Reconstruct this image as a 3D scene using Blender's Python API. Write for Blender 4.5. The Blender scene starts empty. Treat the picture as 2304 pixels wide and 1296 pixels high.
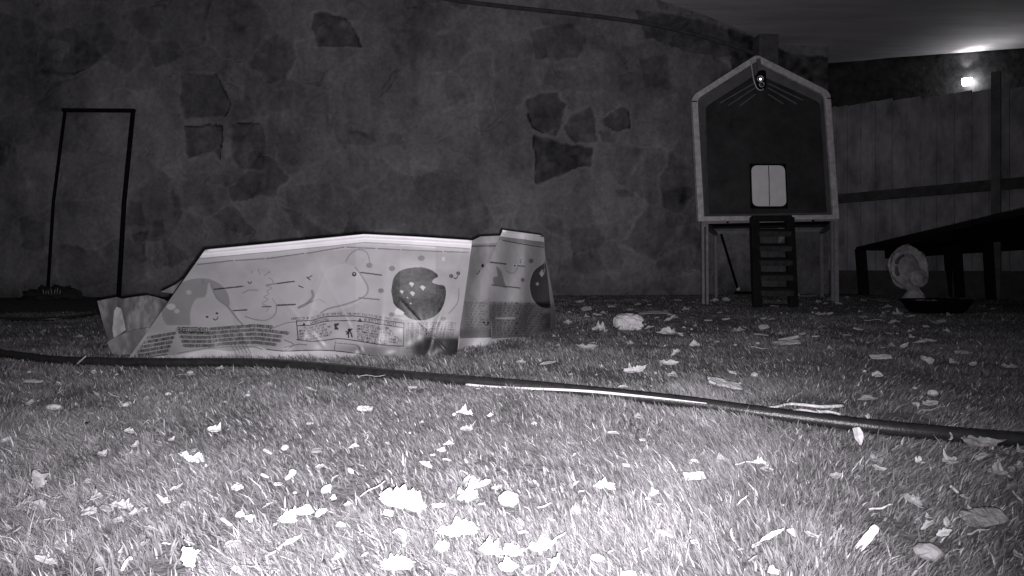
import bpy, bmesh, math, random
import numpy as np
from mathutils import Vector, Matrix, Euler
random.seed(7); RNG = np.random.default_rng(11)
S = bpy.context.scene
COL = S.collection
F = 1152.0; CX = 1152.0; HY = 600.0; EYE = 0.30      # focal length, horizon row and lens height used to lay out the yard

# ---------------------------------------------------------------- camera, world, lights
cam = bpy.data.cameras.new('camera'); co = bpy.data.objects.new('camera', cam); COL.objects.link(co)
co.location = (0, 0, EYE); co.rotation_euler = (math.radians(90), 0, 0)
cam.sensor_width = 36; cam.lens = 18.0; cam.shift_y = -48/2304
cam.clip_start = 0.02; cam.clip_end = 200
S.camera = co
W = bpy.data.worlds.new('World'); S.world = W; W.use_nodes = True
bg = W.node_tree.nodes['Background']; bg.inputs[0].default_value = (0.97, 0.95, 1.0, 1); bg.inputs[1].default_value = 0.032
S.view_settings.view_transform = 'Standard'; S.view_settings.look = 'None'
S.view_settings.exposure = 0; S.view_settings.gamma = 1
# the night camera's own infrared lamp, just under and right of the lens
def spot(name, loc, energy, cone, yaw, pitch, blend=1.0, r=0.006):
    L = bpy.data.lights.new(name, 'SPOT'); L.energy = energy; L.spot_size = math.radians(cone); L.spot_blend = blend
    L.shadow_soft_size = r; L.color = (1.0, 0.965, 1.0)
    o = bpy.data.objects.new(name, L); COL.objects.link(o); o.location = loc
    o.rotation_euler = (math.radians(90+pitch), 0, math.radians(yaw)); return o
spot('infrared_lamp', (0.012, 0.0, EYE-0.014), 150.0, 133, 6.5, 9)

# ---------------------------------------------------------------- helpers
def PX(x, y, d): return Vector(((x-CX)/F*d, d, EYE+(HY-y)/F*d))
def PXa(x, y, d):
    return np.stack([(x-CX)/F*d, d*np.ones_like(x), EYE+(HY-y)/F*d], -1)
def GD(y, z=0.0): return F*(EYE-z)/(y-HY)
def vnoise(x, y, seed=0):
    xi = np.floor(x).astype(np.int64); yi = np.floor(y).astype(np.int64)
    fx = x-xi; fy = y-yi; fx = fx*fx*(3-2*fx); fy = fy*fy*(3-2*fy)
    def h(a, b):
        n = (a*374761393 + b*668265263 + seed*982451653) & 0x7fffffff
        n = ((n ^ (n >> 13))*1274126177) & 0x7fffffff
        return ((n ^ (n >> 16)) & 0xffff)/65535.0
    return (h(xi, yi)*(1-fx)+h(xi+1, yi)*fx)*(1-fy)+(h(xi, yi+1)*(1-fx)+h(xi+1, yi+1)*fx)*fy
def fbm(x, y, seed=0, o=4):
    s = 0; a = 0.5; t = 0
    for i in range(o):
        s = s+a*vnoise(x*2**i, y*2**i, seed+i*17); t += a; a *= 0.5
    return s/t
def empty(name, loc, label=None, cat=None, group=None):
    o = bpy.data.objects.new(name, None); COL.objects.link(o); o.location = loc; o.empty_display_size = 0.1
    tag(o, label, cat, group); return o
def tag(o, label=None, cat=None, group=None, kind=None):
    if label: o['label'] = label
    if cat: o['category'] = cat
    if group: o['group'] = group
    if kind: o['kind'] = kind
    return o
def wloc(o):
    v = Vector((0, 0, 0))
    while o is not None: v = v+o.location; o = o.parent
    return v
def link(name, me, mat, parent=None, origin=None):
    """vertices of me are in world space; put the object's origin at its parent / origin"""
    o = bpy.data.objects.new(name, me); COL.objects.link(o)
    base = wloc(parent) if parent else Vector(origin or (0, 0, 0))
    if base.length > 0: me.transform(Matrix.Translation(-base))
    if parent: o.parent = parent
    else: o.location = base
    for m in (mat if isinstance(mat, (list, tuple)) else [mat]): me.materials.append(m)
    return o
def mesh_np(name, V, Fc, smooth=False):
    me = bpy.data.meshes.new(name)
    V = np.asarray(V, np.float32); Fc = np.asarray(Fc, np.int32)
    k = Fc.shape[1]
    me.vertices.add(len(V)); me.vertices.foreach_set('co', V.ravel())
    me.loops.add(Fc.size); me.loops.foreach_set('vertex_index', Fc.ravel())
    me.polygons.add(len(Fc)); me.polygons.foreach_set('loop_start', np.arange(0, Fc.size, k, dtype=np.int32))
    if smooth: me.polygons.foreach_set('use_smooth', np.ones(len(Fc), bool))
    me.update(calc_edges=True); me.validate(); return me
def set_col(me, vals, name='tone'):
    a = me.color_attributes.new(name, 'FLOAT_COLOR', 'POINT')
    v = np.ones((len(vals), 4), np.float32); v[:, :3] = np.asarray(vals, np.float32)[:, None]
    a.data.foreach_set('color', v.ravel())
class MB:
    def __init__(s): s.bm = bmesh.new()
    def box(s, c, sz, rot=None, bev=0.0):
        m = Matrix.Translation(Vector(c)) @ (Euler(rot).to_matrix().to_4x4() if rot else Matrix()) @ Matrix.Diagonal((sz[0], sz[1], sz[2], 1))
        r = bmesh.ops.create_cube(s.bm, size=1, matrix=m)
        if bev:
            es = list({e for v in r['verts'] for e in v.link_edges})
            bmesh.ops.bevel(s.bm, geom=es, offset=bev, segments=2, affect='EDGES', profile=0.5)
        return s
    def bar(s, a, b, w, t, up=(0, 1, 0), bev=0.0):
        """rectangular bar from a to b; w = width in the plane of the picture, t = thickness along up"""
        a = Vector(a); b = Vector(b); z = (b-a); L = z.length; z.normalize()
        y = Vector(up); y = (y-z*y.dot(z)).normalized(); x = y.cross(z)
        R = Matrix((x, y, z)).transposed().to_4x4()
        m = Matrix.Translation((a+b)/2) @ R @ Matrix.Diagonal((w, t, L, 1))
        r = bmesh.ops.create_cube(s.bm, size=1, matrix=m)
        if bev:
            es = list({e for v in r['verts'] for e in v.link_edges})
            bmesh.ops.bevel(s.bm, geom=es, offset=bev, segments=2, affect='EDGES', profile=0.5)
        return s
    def tube(s, pts, r, n=10, cap=True):
        pts = [Vector(p) for p in pts]; rs = r if isinstance(r, (list, tuple)) else [r]*len(pts)
        rings = []; up = Vector((0, 0, 1))
        for i, p in enumerate(pts):
            t = (pts[min(i+1, len(pts)-1)]-pts[max(i-1, 0)]).normalized()
            u = up if abs(t.z) < 0.95 else Vector((1, 0, 0))
            a = t.cross(u).normalized(); b = a.cross(t)
            rings.append([s.bm.verts.new(p+(a*math.cos(k*2*math.pi/n)+b*math.sin(k*2*math.pi/n))*rs[i]) for k in range(n)])
        for i in range(len(rings)-1):
            for k in range(n): s.bm.faces.new((rings[i][k], rings[i][(k+1) % n], rings[i+1][(k+1) % n], rings[i+1][k])).smooth = True
        if cap:
            s.bm.faces.new(rings[0][::-1]); s.bm.faces.new(rings[-1])
        return s
    def lathe(s, prof, c, axis=(0, 0, 1), n=32, wob=None):
        """prof: list of (radius, height) revolved about axis through c"""
        q = Vector((0, 0, 1)).rotation_difference(Vector(axis)); rings = []
        for j, (r, h) in enumerate(prof):
            rings.append([s.bm.verts.new(Vector(c)+q @ Vector((r*math.cos(k*2*math.pi/n)*(1+(wob(k, j) if wob else 0)), r*math.sin(k*2*math.pi/n)*(1+(wob(k, j) if wob else 0)), h))) for k in range(n)])
        for i in range(len(rings)-1):
            for k in range(n): s.bm.faces.new((rings[i][k], rings[i][(k+1) % n], rings[i+1][(k+1) % n], rings[i+1][k])).smooth = True
        if prof[0][0] > 1e-4: s.bm.faces.new(rings[0][::-1])
        if prof[-1][0] > 1e-4: s.bm.faces.new(rings[-1])
        return s
    def prism(s, pts, off):
        """closed polygon pts (Vectors) extruded by off"""
        off = Vector(off)
        a = [s.bm.verts.new(p) for p in pts]; b = [s.bm.verts.new(Vector(p)+off) for p in pts]; n = len(pts)
        s.bm.faces.new(a); s.bm.faces.new(b[::-1])
        for i in range(n): s.bm.faces.new((a[i], b[i], b[(i+1) % n], a[(i+1) % n]))
        return s
    def ring(s, outer, inner, off):
        off = Vector(off); n = len(outer)
        vs = [[s.bm.verts.new(Vector(p)+o) for p in L] for L in (outer, inner) for o in (Vector((0, 0, 0)), off)]
        o0, o1, i0, i1 = vs
        for k in range(n):
            j = (k+1) % n
            s.bm.faces.new((o0[k], o0[j], i0[j], i0[k])); s.bm.faces.new((o1[k], i1[k], i1[j], o1[j]))
            s.bm.faces.new((o0[k], o1[k], o1[j], o0[j])); s.bm.faces.new((i0[k], i0[j], i1[j], i1[k]))
        return s
    def out(s, name, mat, parent=None, origin=None, bev=0, smooth=False):
        bmesh.ops.recalc_face_normals(s.bm, faces=s.bm.faces)
        me = bpy.data.meshes.new(name); s.bm.to_mesh(me); s.bm.free()
        o = link(name, me, mat, parent, origin)
        if bev:
            md = o.modifiers.new('bevel', 'BEVEL'); md.width = bev; md.segments = 2; md.limit_method = 'ANGLE'
        return o

# ---------------------------------------------------------------- materials
def grey(v): return (v, v*0.967, v*1.02, 1)
def mat(name, v, rough=0.7, nscale=0, namp=0.25, bump=0.0, bscale=60, attr=None, spec=0.5, metal=0, stretch=None, emit=0, trans=0, coat=0):
    m = bpy.data.materials.new(name); m.use_nodes = True; nt = m.node_tree; N = nt.nodes; Lk = nt.links
    b = N['Principled BSDF']; b.inputs['Roughness'].default_value = rough; b.inputs['Metallic'].default_value = metal
    b.inputs['Specular IOR Level'].default_value = spec
    if coat: b.inputs['Coat Weight'].default_value = coat
    if emit:
        b.inputs['Emission Color'].default_value = (1, 1, 1, 1); b.inputs['Emission Strength'].default_value = emit
    tc = N.new('ShaderNodeTexCoord'); mp = N.new('ShaderNodeMapping'); Lk.new(tc.outputs['Object'], mp.inputs[0])
    if stretch: mp.inputs['Scale'].default_value = stretch
    src = None
    rgb = N.new('ShaderNodeRGB'); rgb.outputs[0].default_value = grey(v); src = rgb.outputs[0]
    if attr:
        a = N.new('ShaderNodeAttribute'); a.attribute_name = attr
        mx = N.new('ShaderNodeMix'); mx.data_type = 'RGBA'; mx.blend_type = 'MULTIPLY'; mx.inputs[0].default_value = 1
        Lk.new(a.outputs['Color'], mx.inputs[6]); Lk.new(src, mx.inputs[7]); src = mx.outputs[2]
    if nscale:
        no = N.new('ShaderNodeTexNoise'); no.inputs['Scale'].default_value = nscale; no.inputs['Detail'].default_value = 8
        no.inputs['Roughness'].default_value = 0.65
        Lk.new(mp.outputs[0], no.inputs['Vector'])
        mr = N.new('ShaderNodeMapRange'); mr.inputs[1].default_value = 0.28; mr.inputs[2].default_value = 0.72
        mr.inputs[3].default_value = 1-namp; mr.inputs[4].default_value = 1+namp; Lk.new(no.outputs[0], mr.inputs[0])
        mx2 = N.new('ShaderNodeVectorMath'); mx2.operation = 'SCALE'
        Lk.new(src, mx2.inputs[0]); Lk.new(mr.outputs[0], mx2.inputs['Scale']); src = mx2.outputs[0]
    Lk.new(src, b.inputs['Base Color'])
    if bump:
        n2 = N.new('ShaderNodeTexNoise'); n2.inputs['Scale'].default_value = bscale; n2.inputs['Detail'].default_value = 6
        Lk.new(mp.outputs[0], n2.inputs['Vector'])
        bp = N.new('ShaderNodeBump'); bp.inputs['Strength'].default_value = bump; bp.inputs['Distance'].default_value = 0.01
        Lk.new(n2.outputs[0], bp.inputs['Height']); Lk.new(bp.outputs[0], b.inputs['Normal'])
    return m
M = {}
M['ground'] = mat('turf_earth', 0.13, 0.95, 22, 0.5, 0.8, 90)
M['soil'] = mat('dark_soil', 0.035, 0.95, 14, 0.8, 1.0, 60)
M['grass'] = mat('grass_blade', 1.0, 0.55, 0, attr='tone', spec=0.35)
M['wall'] = mat('rendered_stone', 1.0, 0.9, 26, 0.24, 0.9, 30, attr='tone', spec=0.2)
M['print'] = mat('printed_vinyl', 1.0, 0.40, 9, 0.07, 0.05, 30, attr='tone', spec=0.35)
M['rim'] = mat('white_vinyl_rim', 0.78, 0.4, 30, 0.06, 0.1, 20)
M['liner'] = mat('cloudy_vinyl_liner', 0.17, 0.6, 8, 0.4, 0.05, 12, spec=0.25)
M['liner2'] = mat('pale_vinyl_liner', 0.30, 0.6, 9, 0.25, 0.05, 14, spec=0.25)
M['hose'] = mat('black_rubber', 0.022, 0.36, 60, 0.5, 0.15, 300, spec=0.55)
M['glint'] = mat('glint_white', 0.8, 0.35, 40, 0.08)
M['coop_trim'] = mat('weathered_light_plastic', 0.55, 0.6, 24, 0.4, 0.3, 60)
M['coop_grey'] = mat('dusty_grey_plastic', 0.15, 0.6, 12, 0.25, 0.2, 60)
M['coop_dark'] = mat('dark_plastic', 0.04, 0.55, 6, 0.5, 0.2, 30, spec=0.3)
M['door'] = mat('pale_door_plastic', 0.90, 0.55, 14, 0.09, 0.1, 40)
M['steel'] = mat('galvanised_steel', 0.27, 0.45, 30, 0.3, 0.1, 80, spec=0.6)
M['ladder'] = mat('black_ladder_plastic', 0.012, 0.7, 12, 0.5, 0.2, 40, spec=0.2)
M['rung'] = mat('dusty_dark_rung', 0.05, 0.75, 20, 0.5, 0.2, 40, spec=0.2)
M['black'] = mat('matt_black', 0.006, 0.85, 8, 0.5, 0.1, 40, spec=0.1)
M['table'] = mat('dark_table_boards', 0.016, 0.8, 8, 0.5, 0.1, 40, spec=0.15)
M['frame'] = mat('black_frame_metal', 0.012, 0.75, 30, 0.4, spec=0.15)
M['fence'] = mat('weathered_boards', 0.34, 0.85, 4, 0.6, 0.4, 30, stretch=(1.6, 1.6, 0.7), attr='tone')
M['rail'] = mat('dark_timber', 0.08, 0.85, 10, 0.5, 0.3, 30)
M['streak'] = mat('dark_streak_grey', 0.10, 0.9, 12, 0.4)
M['fence_post'] = mat('grey_dark_post', 0.15, 0.85, 8, 0.4, 0.3, 30)
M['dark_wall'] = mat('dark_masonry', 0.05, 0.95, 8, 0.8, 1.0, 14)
M['ceiling'] = mat('painted_ceiling', 0.62, 0.8, 2.0, 0.25, 0.2, 6, stretch=(0.4, 3, 1))
M['pillar'] = mat('pillar_render', 0.14, 0.9, 12, 0.35, 0.5, 30)
M['drinker'] = mat('milky_plastic', 0.62, 0.5, 16, 0.4, 0.5, 30)
M['leaf'] = mat('dry_leaf', 1.0, 0.6, 60, 0.2, 0.4, 120, attr='tone')
M['chip'] = mat('pale_wood', 1.0, 0.75, 50, 0.3, 0.6, 150, attr='tone')
M['stone'] = mat('pebble_stone', 1.0, 0.8, 50, 0.22, 0.5, 120, attr='tone')
M['rock'] = mat('pale_rock', 0.62, 0.85, 30, 0.35, 0.9, 60)
M['glass'] = mat('dark_lens', 0.01, 0.08, spec=0.8)
M['led'] = mat('glowing_led', 0.8, 0.4, emit=2.5)
M['lamp_face'] = mat('lamp_diffuser', 0.9, 0.4, emit=14)

# ---------------------------------------------------------------- canvas: print and stain patterns are computed here as tone maps
class Canvas:
    def __init__(s, x0, y0, x1, y1, ss=3):
        s.x0, s.y0, s.ss = x0, y0, ss
        s.w = int((x1-x0)*ss); s.h = int((y1-y0)*ss); s.a = np.zeros((s.h, s.w), np.float32)
    def _bb(s, xs, ys, m=0):
        i0 = max(0, int((min(xs)-m-s.x0)*s.ss)); i1 = min(s.w, int((max(xs)+m-s.x0)*s.ss)+2)
        j0 = max(0, int((min(ys)-m-s.y0)*s.ss)); j1 = min(s.h, int((max(ys)+m-s.y0)*s.ss)+2)
        if i1 <= i0 or j1 <= j0: return None
        X, Y = np.meshgrid((np.arange(i0, i1)+.5)/s.ss+s.x0, (np.arange(j0, j1)+.5)/s.ss+s.y0)
        return slice(j0, j1), slice(i0, i1), X, Y
    def put(s, sl, mask, v, al=1.0):
        r = s.a[sl]; s.a[sl] = np.where(mask, r*(1-al)+v*al, r)
    def poly(s, pts, v, al=1.0):
        b = s._bb([p[0] for p in pts], [p[1] for p in pts])
        if not b: return
        j, i, X, Y = b; ins = np.zeros(X.shape, bool); n = len(pts)
        for k in range(n):
            (xa, ya), (xb, yb) = pts[k], pts[(k+1) % n]
            if ya == yb: continue
            c = ((ya > Y) != (yb > Y)) & (X < (xb-xa)*(Y-ya)/(yb-ya)+xa); ins ^= c
        s.put((j, i), ins, v, al)
    def disc(s, x, y, rx, ry, v, al=1.0, rot=0, only=None):
        m = max(rx, ry); b = s._bb([x-m, x+m], [y-m, y+m])
        if not b: return
        j, i, X, Y = b; c, t = math.cos(rot), math.sin(rot)
        u = (X-x)*c+(Y-y)*t; w = -(X-x)*t+(Y-y)*c
        k = (u/rx)**2+(w/ry)**2 <= 1
        if only is not None: k &= only(X, Y)
        s.put((j, i), k, v, al)
    def line(s, pts, w, v, al=1.0, smooth=True):
        if smooth and len(pts) > 2: pts = spline(pts)
        b = s._bb([p[0] for p in pts], [p[1] for p in pts], w)
        if not b: return
        j, i, X, Y = b; d = np.full(X.shape, 1e9)
        for (xa, ya), (xb, yb) in zip(pts[:-1], pts[1:]):
            dx, dy = xb-xa, yb-ya; L = dx*dx+dy*dy+1e-9
            t = np.clip(((X-xa)*dx+(Y-ya)*dy)/L, 0, 1)
            d = np.minimum(d, np.hypot(X-xa-t*dx, Y-ya-t*dy))
        s.put((j, i), d <= w/2, v, al)
    def text(s, txt, x, yf, hgt, v, al=1.0, xend=None, clip=None):
        """5x7 lettering that runs along the curve y = yf(x)"""
        cw = hgt/7*1.0 if xend is None else (xend-x)/(len(txt)*6)
        for ch in txt:
            g = FONT.get(ch.upper())
            if g:
                for r, row in enumerate(g):
                    for c in range(5):
                        if row >> (4-c) & 1:
                            xa = x+c*cw; y0 = yf(xa)+r*hgt/7
                            if clip and not clip(xa, y0): continue
                            s.poly([(xa, y0), (xa+cw*1.08, y0), (xa+cw*1.08, y0+hgt/7*1.08), (xa, y0+hgt/7*1.08)], v, al)
            x += 6*cw
    def sample(s, x, y):
        i = (x-s.x0)*s.ss-.5; j = (y-s.y0)*s.ss-.5
        i = np.clip(i, 0, s.w-1.001); j = np.clip(j, 0, s.h-1.001)
        i0 = i.astype(int); j0 = j.astype(int); fx = i-i0; fy = j-j0
        a = s.a; i1 = np.minimum(i0+1, s.w-1); j1 = np.minimum(j0+1, s.h-1)
        return (a[j0, i0]*(1-fx)+a[j0, i1]*fx)*(1-fy)+(a[j1, i0]*(1-fx)+a[j1, i1]*fx)*fy
    def blur(s, k=1):
        for _ in range(k):
            p = np.pad(s.a, 1, mode='edge'); s.a = (p[:-2, 1:-1]+p[2:, 1:-1]+p[1:-1, :-2]+p[1:-1, 2:]+2*p[1:-1, 1:-1])/6
def spline(P, n=8):
    out = []; P = [np.array(p, float) for p in P]; m = len(P)
    for i in range(m-1):
        a = P[max(i-1, 0)]; b = P[i]; c = P[i+1]; d = P[min(i+2, m-1)]
        for k in range(n):
            t = k/n; out.append(tuple(0.5*((2*b)+(-a+c)*t+(2*a-5*b+4*c-d)*t*t+(-a+3*b-3*c+d)*t**3)))
    out.append(tuple(P[-1])); return out
FONT = {'A': (14, 17, 17, 31, 17, 17, 17), 'B': (30, 17, 17, 30, 17, 17, 30), 'C': (14, 17, 16, 16, 16, 17, 14), 'D': (30, 17, 17, 17, 17, 17, 30),
 'E': (31, 16, 16, 30, 16, 16, 31), 'F': (31, 16, 16, 30, 16, 16, 16), 'G': (14, 17, 16, 23, 17, 17, 15), 'H': (17, 17, 17, 31, 17, 17, 17),
 'I': (14, 4, 4, 4, 4, 4, 14), 'J': (7, 2, 2, 2, 2, 18, 12), 'K': (17, 18, 20, 24, 20, 18, 17), 'L': (16, 16, 16, 16, 16, 16, 31),
 'M': (17, 27, 21, 21, 17, 17, 17), 'N': (17, 25, 21, 19, 17, 17, 17), 'O': (14, 17, 17, 17, 17, 17, 14), 'P': (30, 17, 17, 30, 16, 16, 16),
 'Q': (14, 17, 17, 17, 21, 18, 13), 'R': (30, 17, 17, 30, 20, 18, 17), 'S': (15, 16, 16, 14, 1, 1, 30), 'T': (31, 4, 4, 4, 4, 4, 4),
 'U': (17, 17, 17, 17, 17, 17, 14), 'V': (17, 17, 17, 17, 17, 10, 4), 'W': (17, 17, 17, 21, 21, 21, 10), 'X': (17, 17, 10, 4, 10, 17, 17),
 'Y': (17, 17, 10, 4, 4, 4, 4), 'Z': (31, 1, 2, 4, 8, 16, 31), '!': (4, 4, 4, 4, 4, 0, 4), '.': (0, 0, 0, 0, 0, 12, 12), ',': (0, 0, 0, 0, 4, 4, 8), "'": (4, 4, 8, 0, 0, 0, 0)}

# ================================================================ SETTING
g = MB(); g.bm.verts.ensure_lookup_table()
vs = [g.bm.verts.new(p) for p in ((-30, -5, 0), (30, -5, 0), (30, 40, 0), (-30, 40, 0))]; g.bm.faces.new(vs)
tag(g.out('ground', M['ground']), kind='structure')
# dark earth bed along the left foot of the wall
def soil_edge(x): return 3.35+0.25*math.sin(x*2.1)+0.12*math.sin(x*5.3)+max(0, (x+2.4))*1.35
sb = MB(); pts = []
xs = np.linspace(-8, -1.35, 60)
for i in range(len(xs)-1):
    a, b = xs[i], xs[i+1]
    q = [sb.bm.verts.new((a, min(soil_edge(a), 5.0), .004)), sb.bm.verts.new((b, min(soil_edge(b), 5.0), .004)), sb.bm.verts.new((b, 5.3, .004)), sb.bm.verts.new((a, 5.3, .004))]
    sb.bm.faces.new(q)
tag(sb.out('soil', M['soil']), kind='structure')

# ---- stone wall with crumbling render
def wallD(x): return 5.30+0.08*x
WX0, WX1, WH, ST = -7.5, 3.45, 3.9, 0.0135
nx = int((WX1-WX0)/ST); nz = int(WH/ST)
gx, gz = np.meshgrid(np.linspace(WX0, WX1, nx), np.linspace(-0.05, WH, nz))
gd = wallD(gx); ppx = CX+gx/gd*F; ppy = HY-(gz-EYE)/gd*F
tone = 0.285+0.15*(fbm(gx*1.1, gz*1.1, 3, 5)-.5)*2
tone += 0.07*(fbm(gx*5, gz*4.5, 9, 5)-.5)*2+.06*(fbm(gx*19, gz*17, 12, 4)-.5)*2
tone += 0.06*(fbm(gx*11, gz*2.2, 21, 4)-.5)*2
hgt = 0.020*(fbm(gx*3, gz*3, 31, 5)-.5)+0.006*(fbm(gx*22, gz*22, 41, 3)-.5)
# faint paving joints: irregular stones showing through
rs = np.random.default_rng(5); cxs = rs.uniform(WX0-.3, WX1+.3, 300); czs = rs.uniform(-.3, WH+.3, 300)
wx = gx+0.10*(fbm(gx*4, gz*4, 77, 3)-.5)*2; wz = gz+0.10*(fbm(gx*4, gz*4, 87, 3)-.5)*2
d1 = np.full(gx.shape, 9.); d2 = np.full(gx.shape, 9.); idx = np.zeros(gx.shape, int)
for k in range(300):
    d = np.hypot(wx-cxs[k], (wz-czs[k])*1.15); n1 = d < d1
    d2 = np.where(n1, d1, np.minimum(d2, d)); idx = np.where(n1, k, idx); d1 = np.where(n1, d, d1)
joint = np.clip(1-(d2-d1)/0.055, 0, 1); patchy = np.clip((fbm(gx*1.6, gz*1.6, 55, 4)-.40)*6, 0, 1)
tone += joint*patchy*0.085; crk = np.clip(1-(d2-d1-.018)**2/.00012, 0, 1)*np.clip((fbm(gx*3.3, gz*3.3, 58, 3)-.50)*8, 0, 1); tone -= crk*.10; hgt -= crk*.006; hgt += joint*patchy*0.007
tone += (rs.uniform(-1, 1, 300)[idx])*0.052*(.5+patchy)
tone -= np.clip((fbm(gx*6, gz*6, 61, 5)-.60)*4, 0, 1)*0.07              # dirt freckles
tone *= 1-0.5*np.clip((0.22-gz)/.22, 0, 1)*(.6+.4*vnoise(gx*7, gz*3, 4))     # darker towards the foot of the wall
wc = Canvas(-60, -60, 2000, 700, 1)        # dark bare stones, other dark areas, painted shade at rims and porch edge
wl = Canvas(-60, -60, 2000, 700, 1)        # light mortar round them
def stone(P, v, edge=None, light=.5, lw=9):
    wl.line(P+[P[0]], lw, light); wc.poly(P, v)
    if edge: wc.line(edge, 3, 1.3, smooth=False)  # shadow of the recess rim painted as a dark edge line
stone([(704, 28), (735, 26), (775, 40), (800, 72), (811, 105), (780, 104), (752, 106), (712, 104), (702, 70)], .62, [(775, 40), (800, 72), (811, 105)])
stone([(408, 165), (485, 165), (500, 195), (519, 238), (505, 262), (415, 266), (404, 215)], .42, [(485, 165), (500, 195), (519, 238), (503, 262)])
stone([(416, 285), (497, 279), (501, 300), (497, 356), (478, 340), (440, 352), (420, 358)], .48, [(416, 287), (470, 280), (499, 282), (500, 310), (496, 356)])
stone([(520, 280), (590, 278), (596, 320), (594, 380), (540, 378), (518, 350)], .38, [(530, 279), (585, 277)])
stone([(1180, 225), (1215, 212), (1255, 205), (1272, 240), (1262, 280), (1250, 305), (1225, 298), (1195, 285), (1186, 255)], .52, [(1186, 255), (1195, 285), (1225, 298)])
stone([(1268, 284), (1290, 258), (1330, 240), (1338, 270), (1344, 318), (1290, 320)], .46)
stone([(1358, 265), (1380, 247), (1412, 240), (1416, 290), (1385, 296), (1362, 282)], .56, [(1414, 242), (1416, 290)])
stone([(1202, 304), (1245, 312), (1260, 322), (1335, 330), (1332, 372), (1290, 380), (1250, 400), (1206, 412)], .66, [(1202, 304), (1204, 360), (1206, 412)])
stone([(1350, 292), (1390, 300), (1386, 320), (1352, 318)], .34, light=.25)
stone([(1195, 70), (1280, 50), (1320, 80), (1300, 130), (1205, 132)], .36, light=.15)
stone([(1385, 425), (1430, 427), (1425, 445), (1388, 443)], .36, light=0)
stone([(1490, 430), (1560, 420), (1572, 500), (1500, 512)], .30, light=.1)
stone([(1440, 130), (1500, 120), (1512, 200), (1450, 195)], .34, light=.1)
stone([(285, 452), (318, 450), (325, 505), (280, 510)], .36, None, light=.1)
stone([(295, 525), (330, 520), (325, 545), (300, 540)], .60, light=0)
stone([(340, 500), (370, 495), (365, 530), (345, 532)], .42, light=0)
stone([(40, 490), (100, 500), (95, 570), (50, 560)], .35, light=0)
stone([(735, 270), (800, 290), (850, 312), (830, 330), (760, 318)], .25, light=.1)
stone([(775, 290), (842, 306), (845, 316), (790, 300)], .5, light=0)
stone([(870, 300), (900, 300), (905, 325), (875, 325)], .3, light=.1)
stone([(1430, 22), (1520, 30), (1640, 64), (1650, 130), (1560, 118), (1450, 80)], .52, light=0)  # shade by the porch edge painted into the wall tone, not a stone
stone([(1640, 60), (1700, 85), (1780, 120), (1960, 140), (1960, 262), (1760, 262), (1655, 240)], .80, light=0)  # broad dark area of the upper wall, not a single stone
stone([(160, 60), (235, 50), (262, 95), (230, 130), (168, 122)], 0.2, light=.2, lw=6)
stone([(330, 95), (395, 92), (410, 130), (345, 150)], 0.3, light=.2, lw=6)
stone([(545, 175), (640, 168), (655, 240), (560, 262)], 0.14, light=.2, lw=6)
stone([(620, 300), (720, 290), (725, 360), (630, 375)], 0.14, light=.2, lw=6)
stone([(870, 60), (960, 70), (985, 130), (900, 150)], 0.16, light=.2, lw=6)
stone([(930, 380), (1040, 390), (1050, 470), (945, 480)], 0.2, light=.2, lw=6)
stone([(1075, 250), (1160, 240), (1175, 320), (1090, 340)], 0.12, light=.2, lw=6)
stone([(1210, 160), (1340, 150), (1350, 205), (1230, 200)], 0.2, light=.2, lw=6)
stone([(60, 180), (130, 170), (140, 250), (70, 260)], 0.22, light=.2, lw=6)
stone([(1280, 520), (1390, 500), (1400, 600), (1300, 620)], 0.2, light=.2, lw=6)
stone([(1420, 620), (1540, 560), (1548, 650), (1430, 655)], 0.2, light=.2, lw=6)
stone([(380, 400), (470, 390), (480, 460), (390, 470)], 0.2, light=.2, lw=6)
stone([(1000, 200), (1060, 195), (1070, 230), (1010, 240)], 0.2, light=.2, lw=6)
stone([(640, 420), (740, 410), (745, 480), (650, 490)], 0.16, light=.2, lw=6)
for P, a, w in (([(510, 160), (512, 350)], .5, 12), ([(410, 273), (500, 272), (590, 277)], .6, 9), ([(597, 285), (595, 420)], .4, 7), ([(745, 130), (748, 260)], .45, 16),
        ([(1195, 150), (1215, 190), (1230, 230)], .45, 5), ([(1350, 235), (1350, 320)], .45, 9), ([(870, 330), (925, 360), (925, 470)], .3, 4), ([(1560, 400), (1400, 600)], .2, 4),
        ([(945, 395), (1010, 405)], .35, 4), ([(1125, 25), (1140, 60)], .4, 18), ([(1350, 55), (1375, 90)], .5, 12), ([(115, 98), (148, 106), (130, 128)], 1.1, 18)):
    wl.line(P, w, a)
wl.blur(2); wc.blur(1)
brk = np.clip(.55+1.1*(fbm(gx*12, gz*12, 71, 3)-.3), 0, 1)
jx = ppx+5*(fbm(gx*14, gz*14, 95, 3)-.5)*2; jy = ppy+5*(fbm(gx*14, gz*14, 96, 3)-.5)*2
vis = (ppx > -50) & (ppx < 1990) & (ppy > -50) & (ppy < 690)
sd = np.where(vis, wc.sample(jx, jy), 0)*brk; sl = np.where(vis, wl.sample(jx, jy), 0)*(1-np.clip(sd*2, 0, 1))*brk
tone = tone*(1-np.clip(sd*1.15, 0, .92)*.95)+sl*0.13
hgt = hgt-0.014*np.clip(sd*1.6, 0, 1)+.005*sl
tone = np.clip(tone, 0.02, .7)
V = np.stack([gx-.08*hgt*0, gd-hgt, gz], -1).reshape(-1, 3)
I = np.arange(nx*nz).reshape(nz, nx); Fc = np.stack([I[:-1, :-1], I[:-1, 1:], I[1:, 1:], I[1:, :-1]], -1).reshape(-1, 4)
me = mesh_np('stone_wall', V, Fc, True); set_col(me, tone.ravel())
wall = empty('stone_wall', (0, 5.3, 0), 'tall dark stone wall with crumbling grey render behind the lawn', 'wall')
link('wall_face', me, M['wall'], wall)
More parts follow.
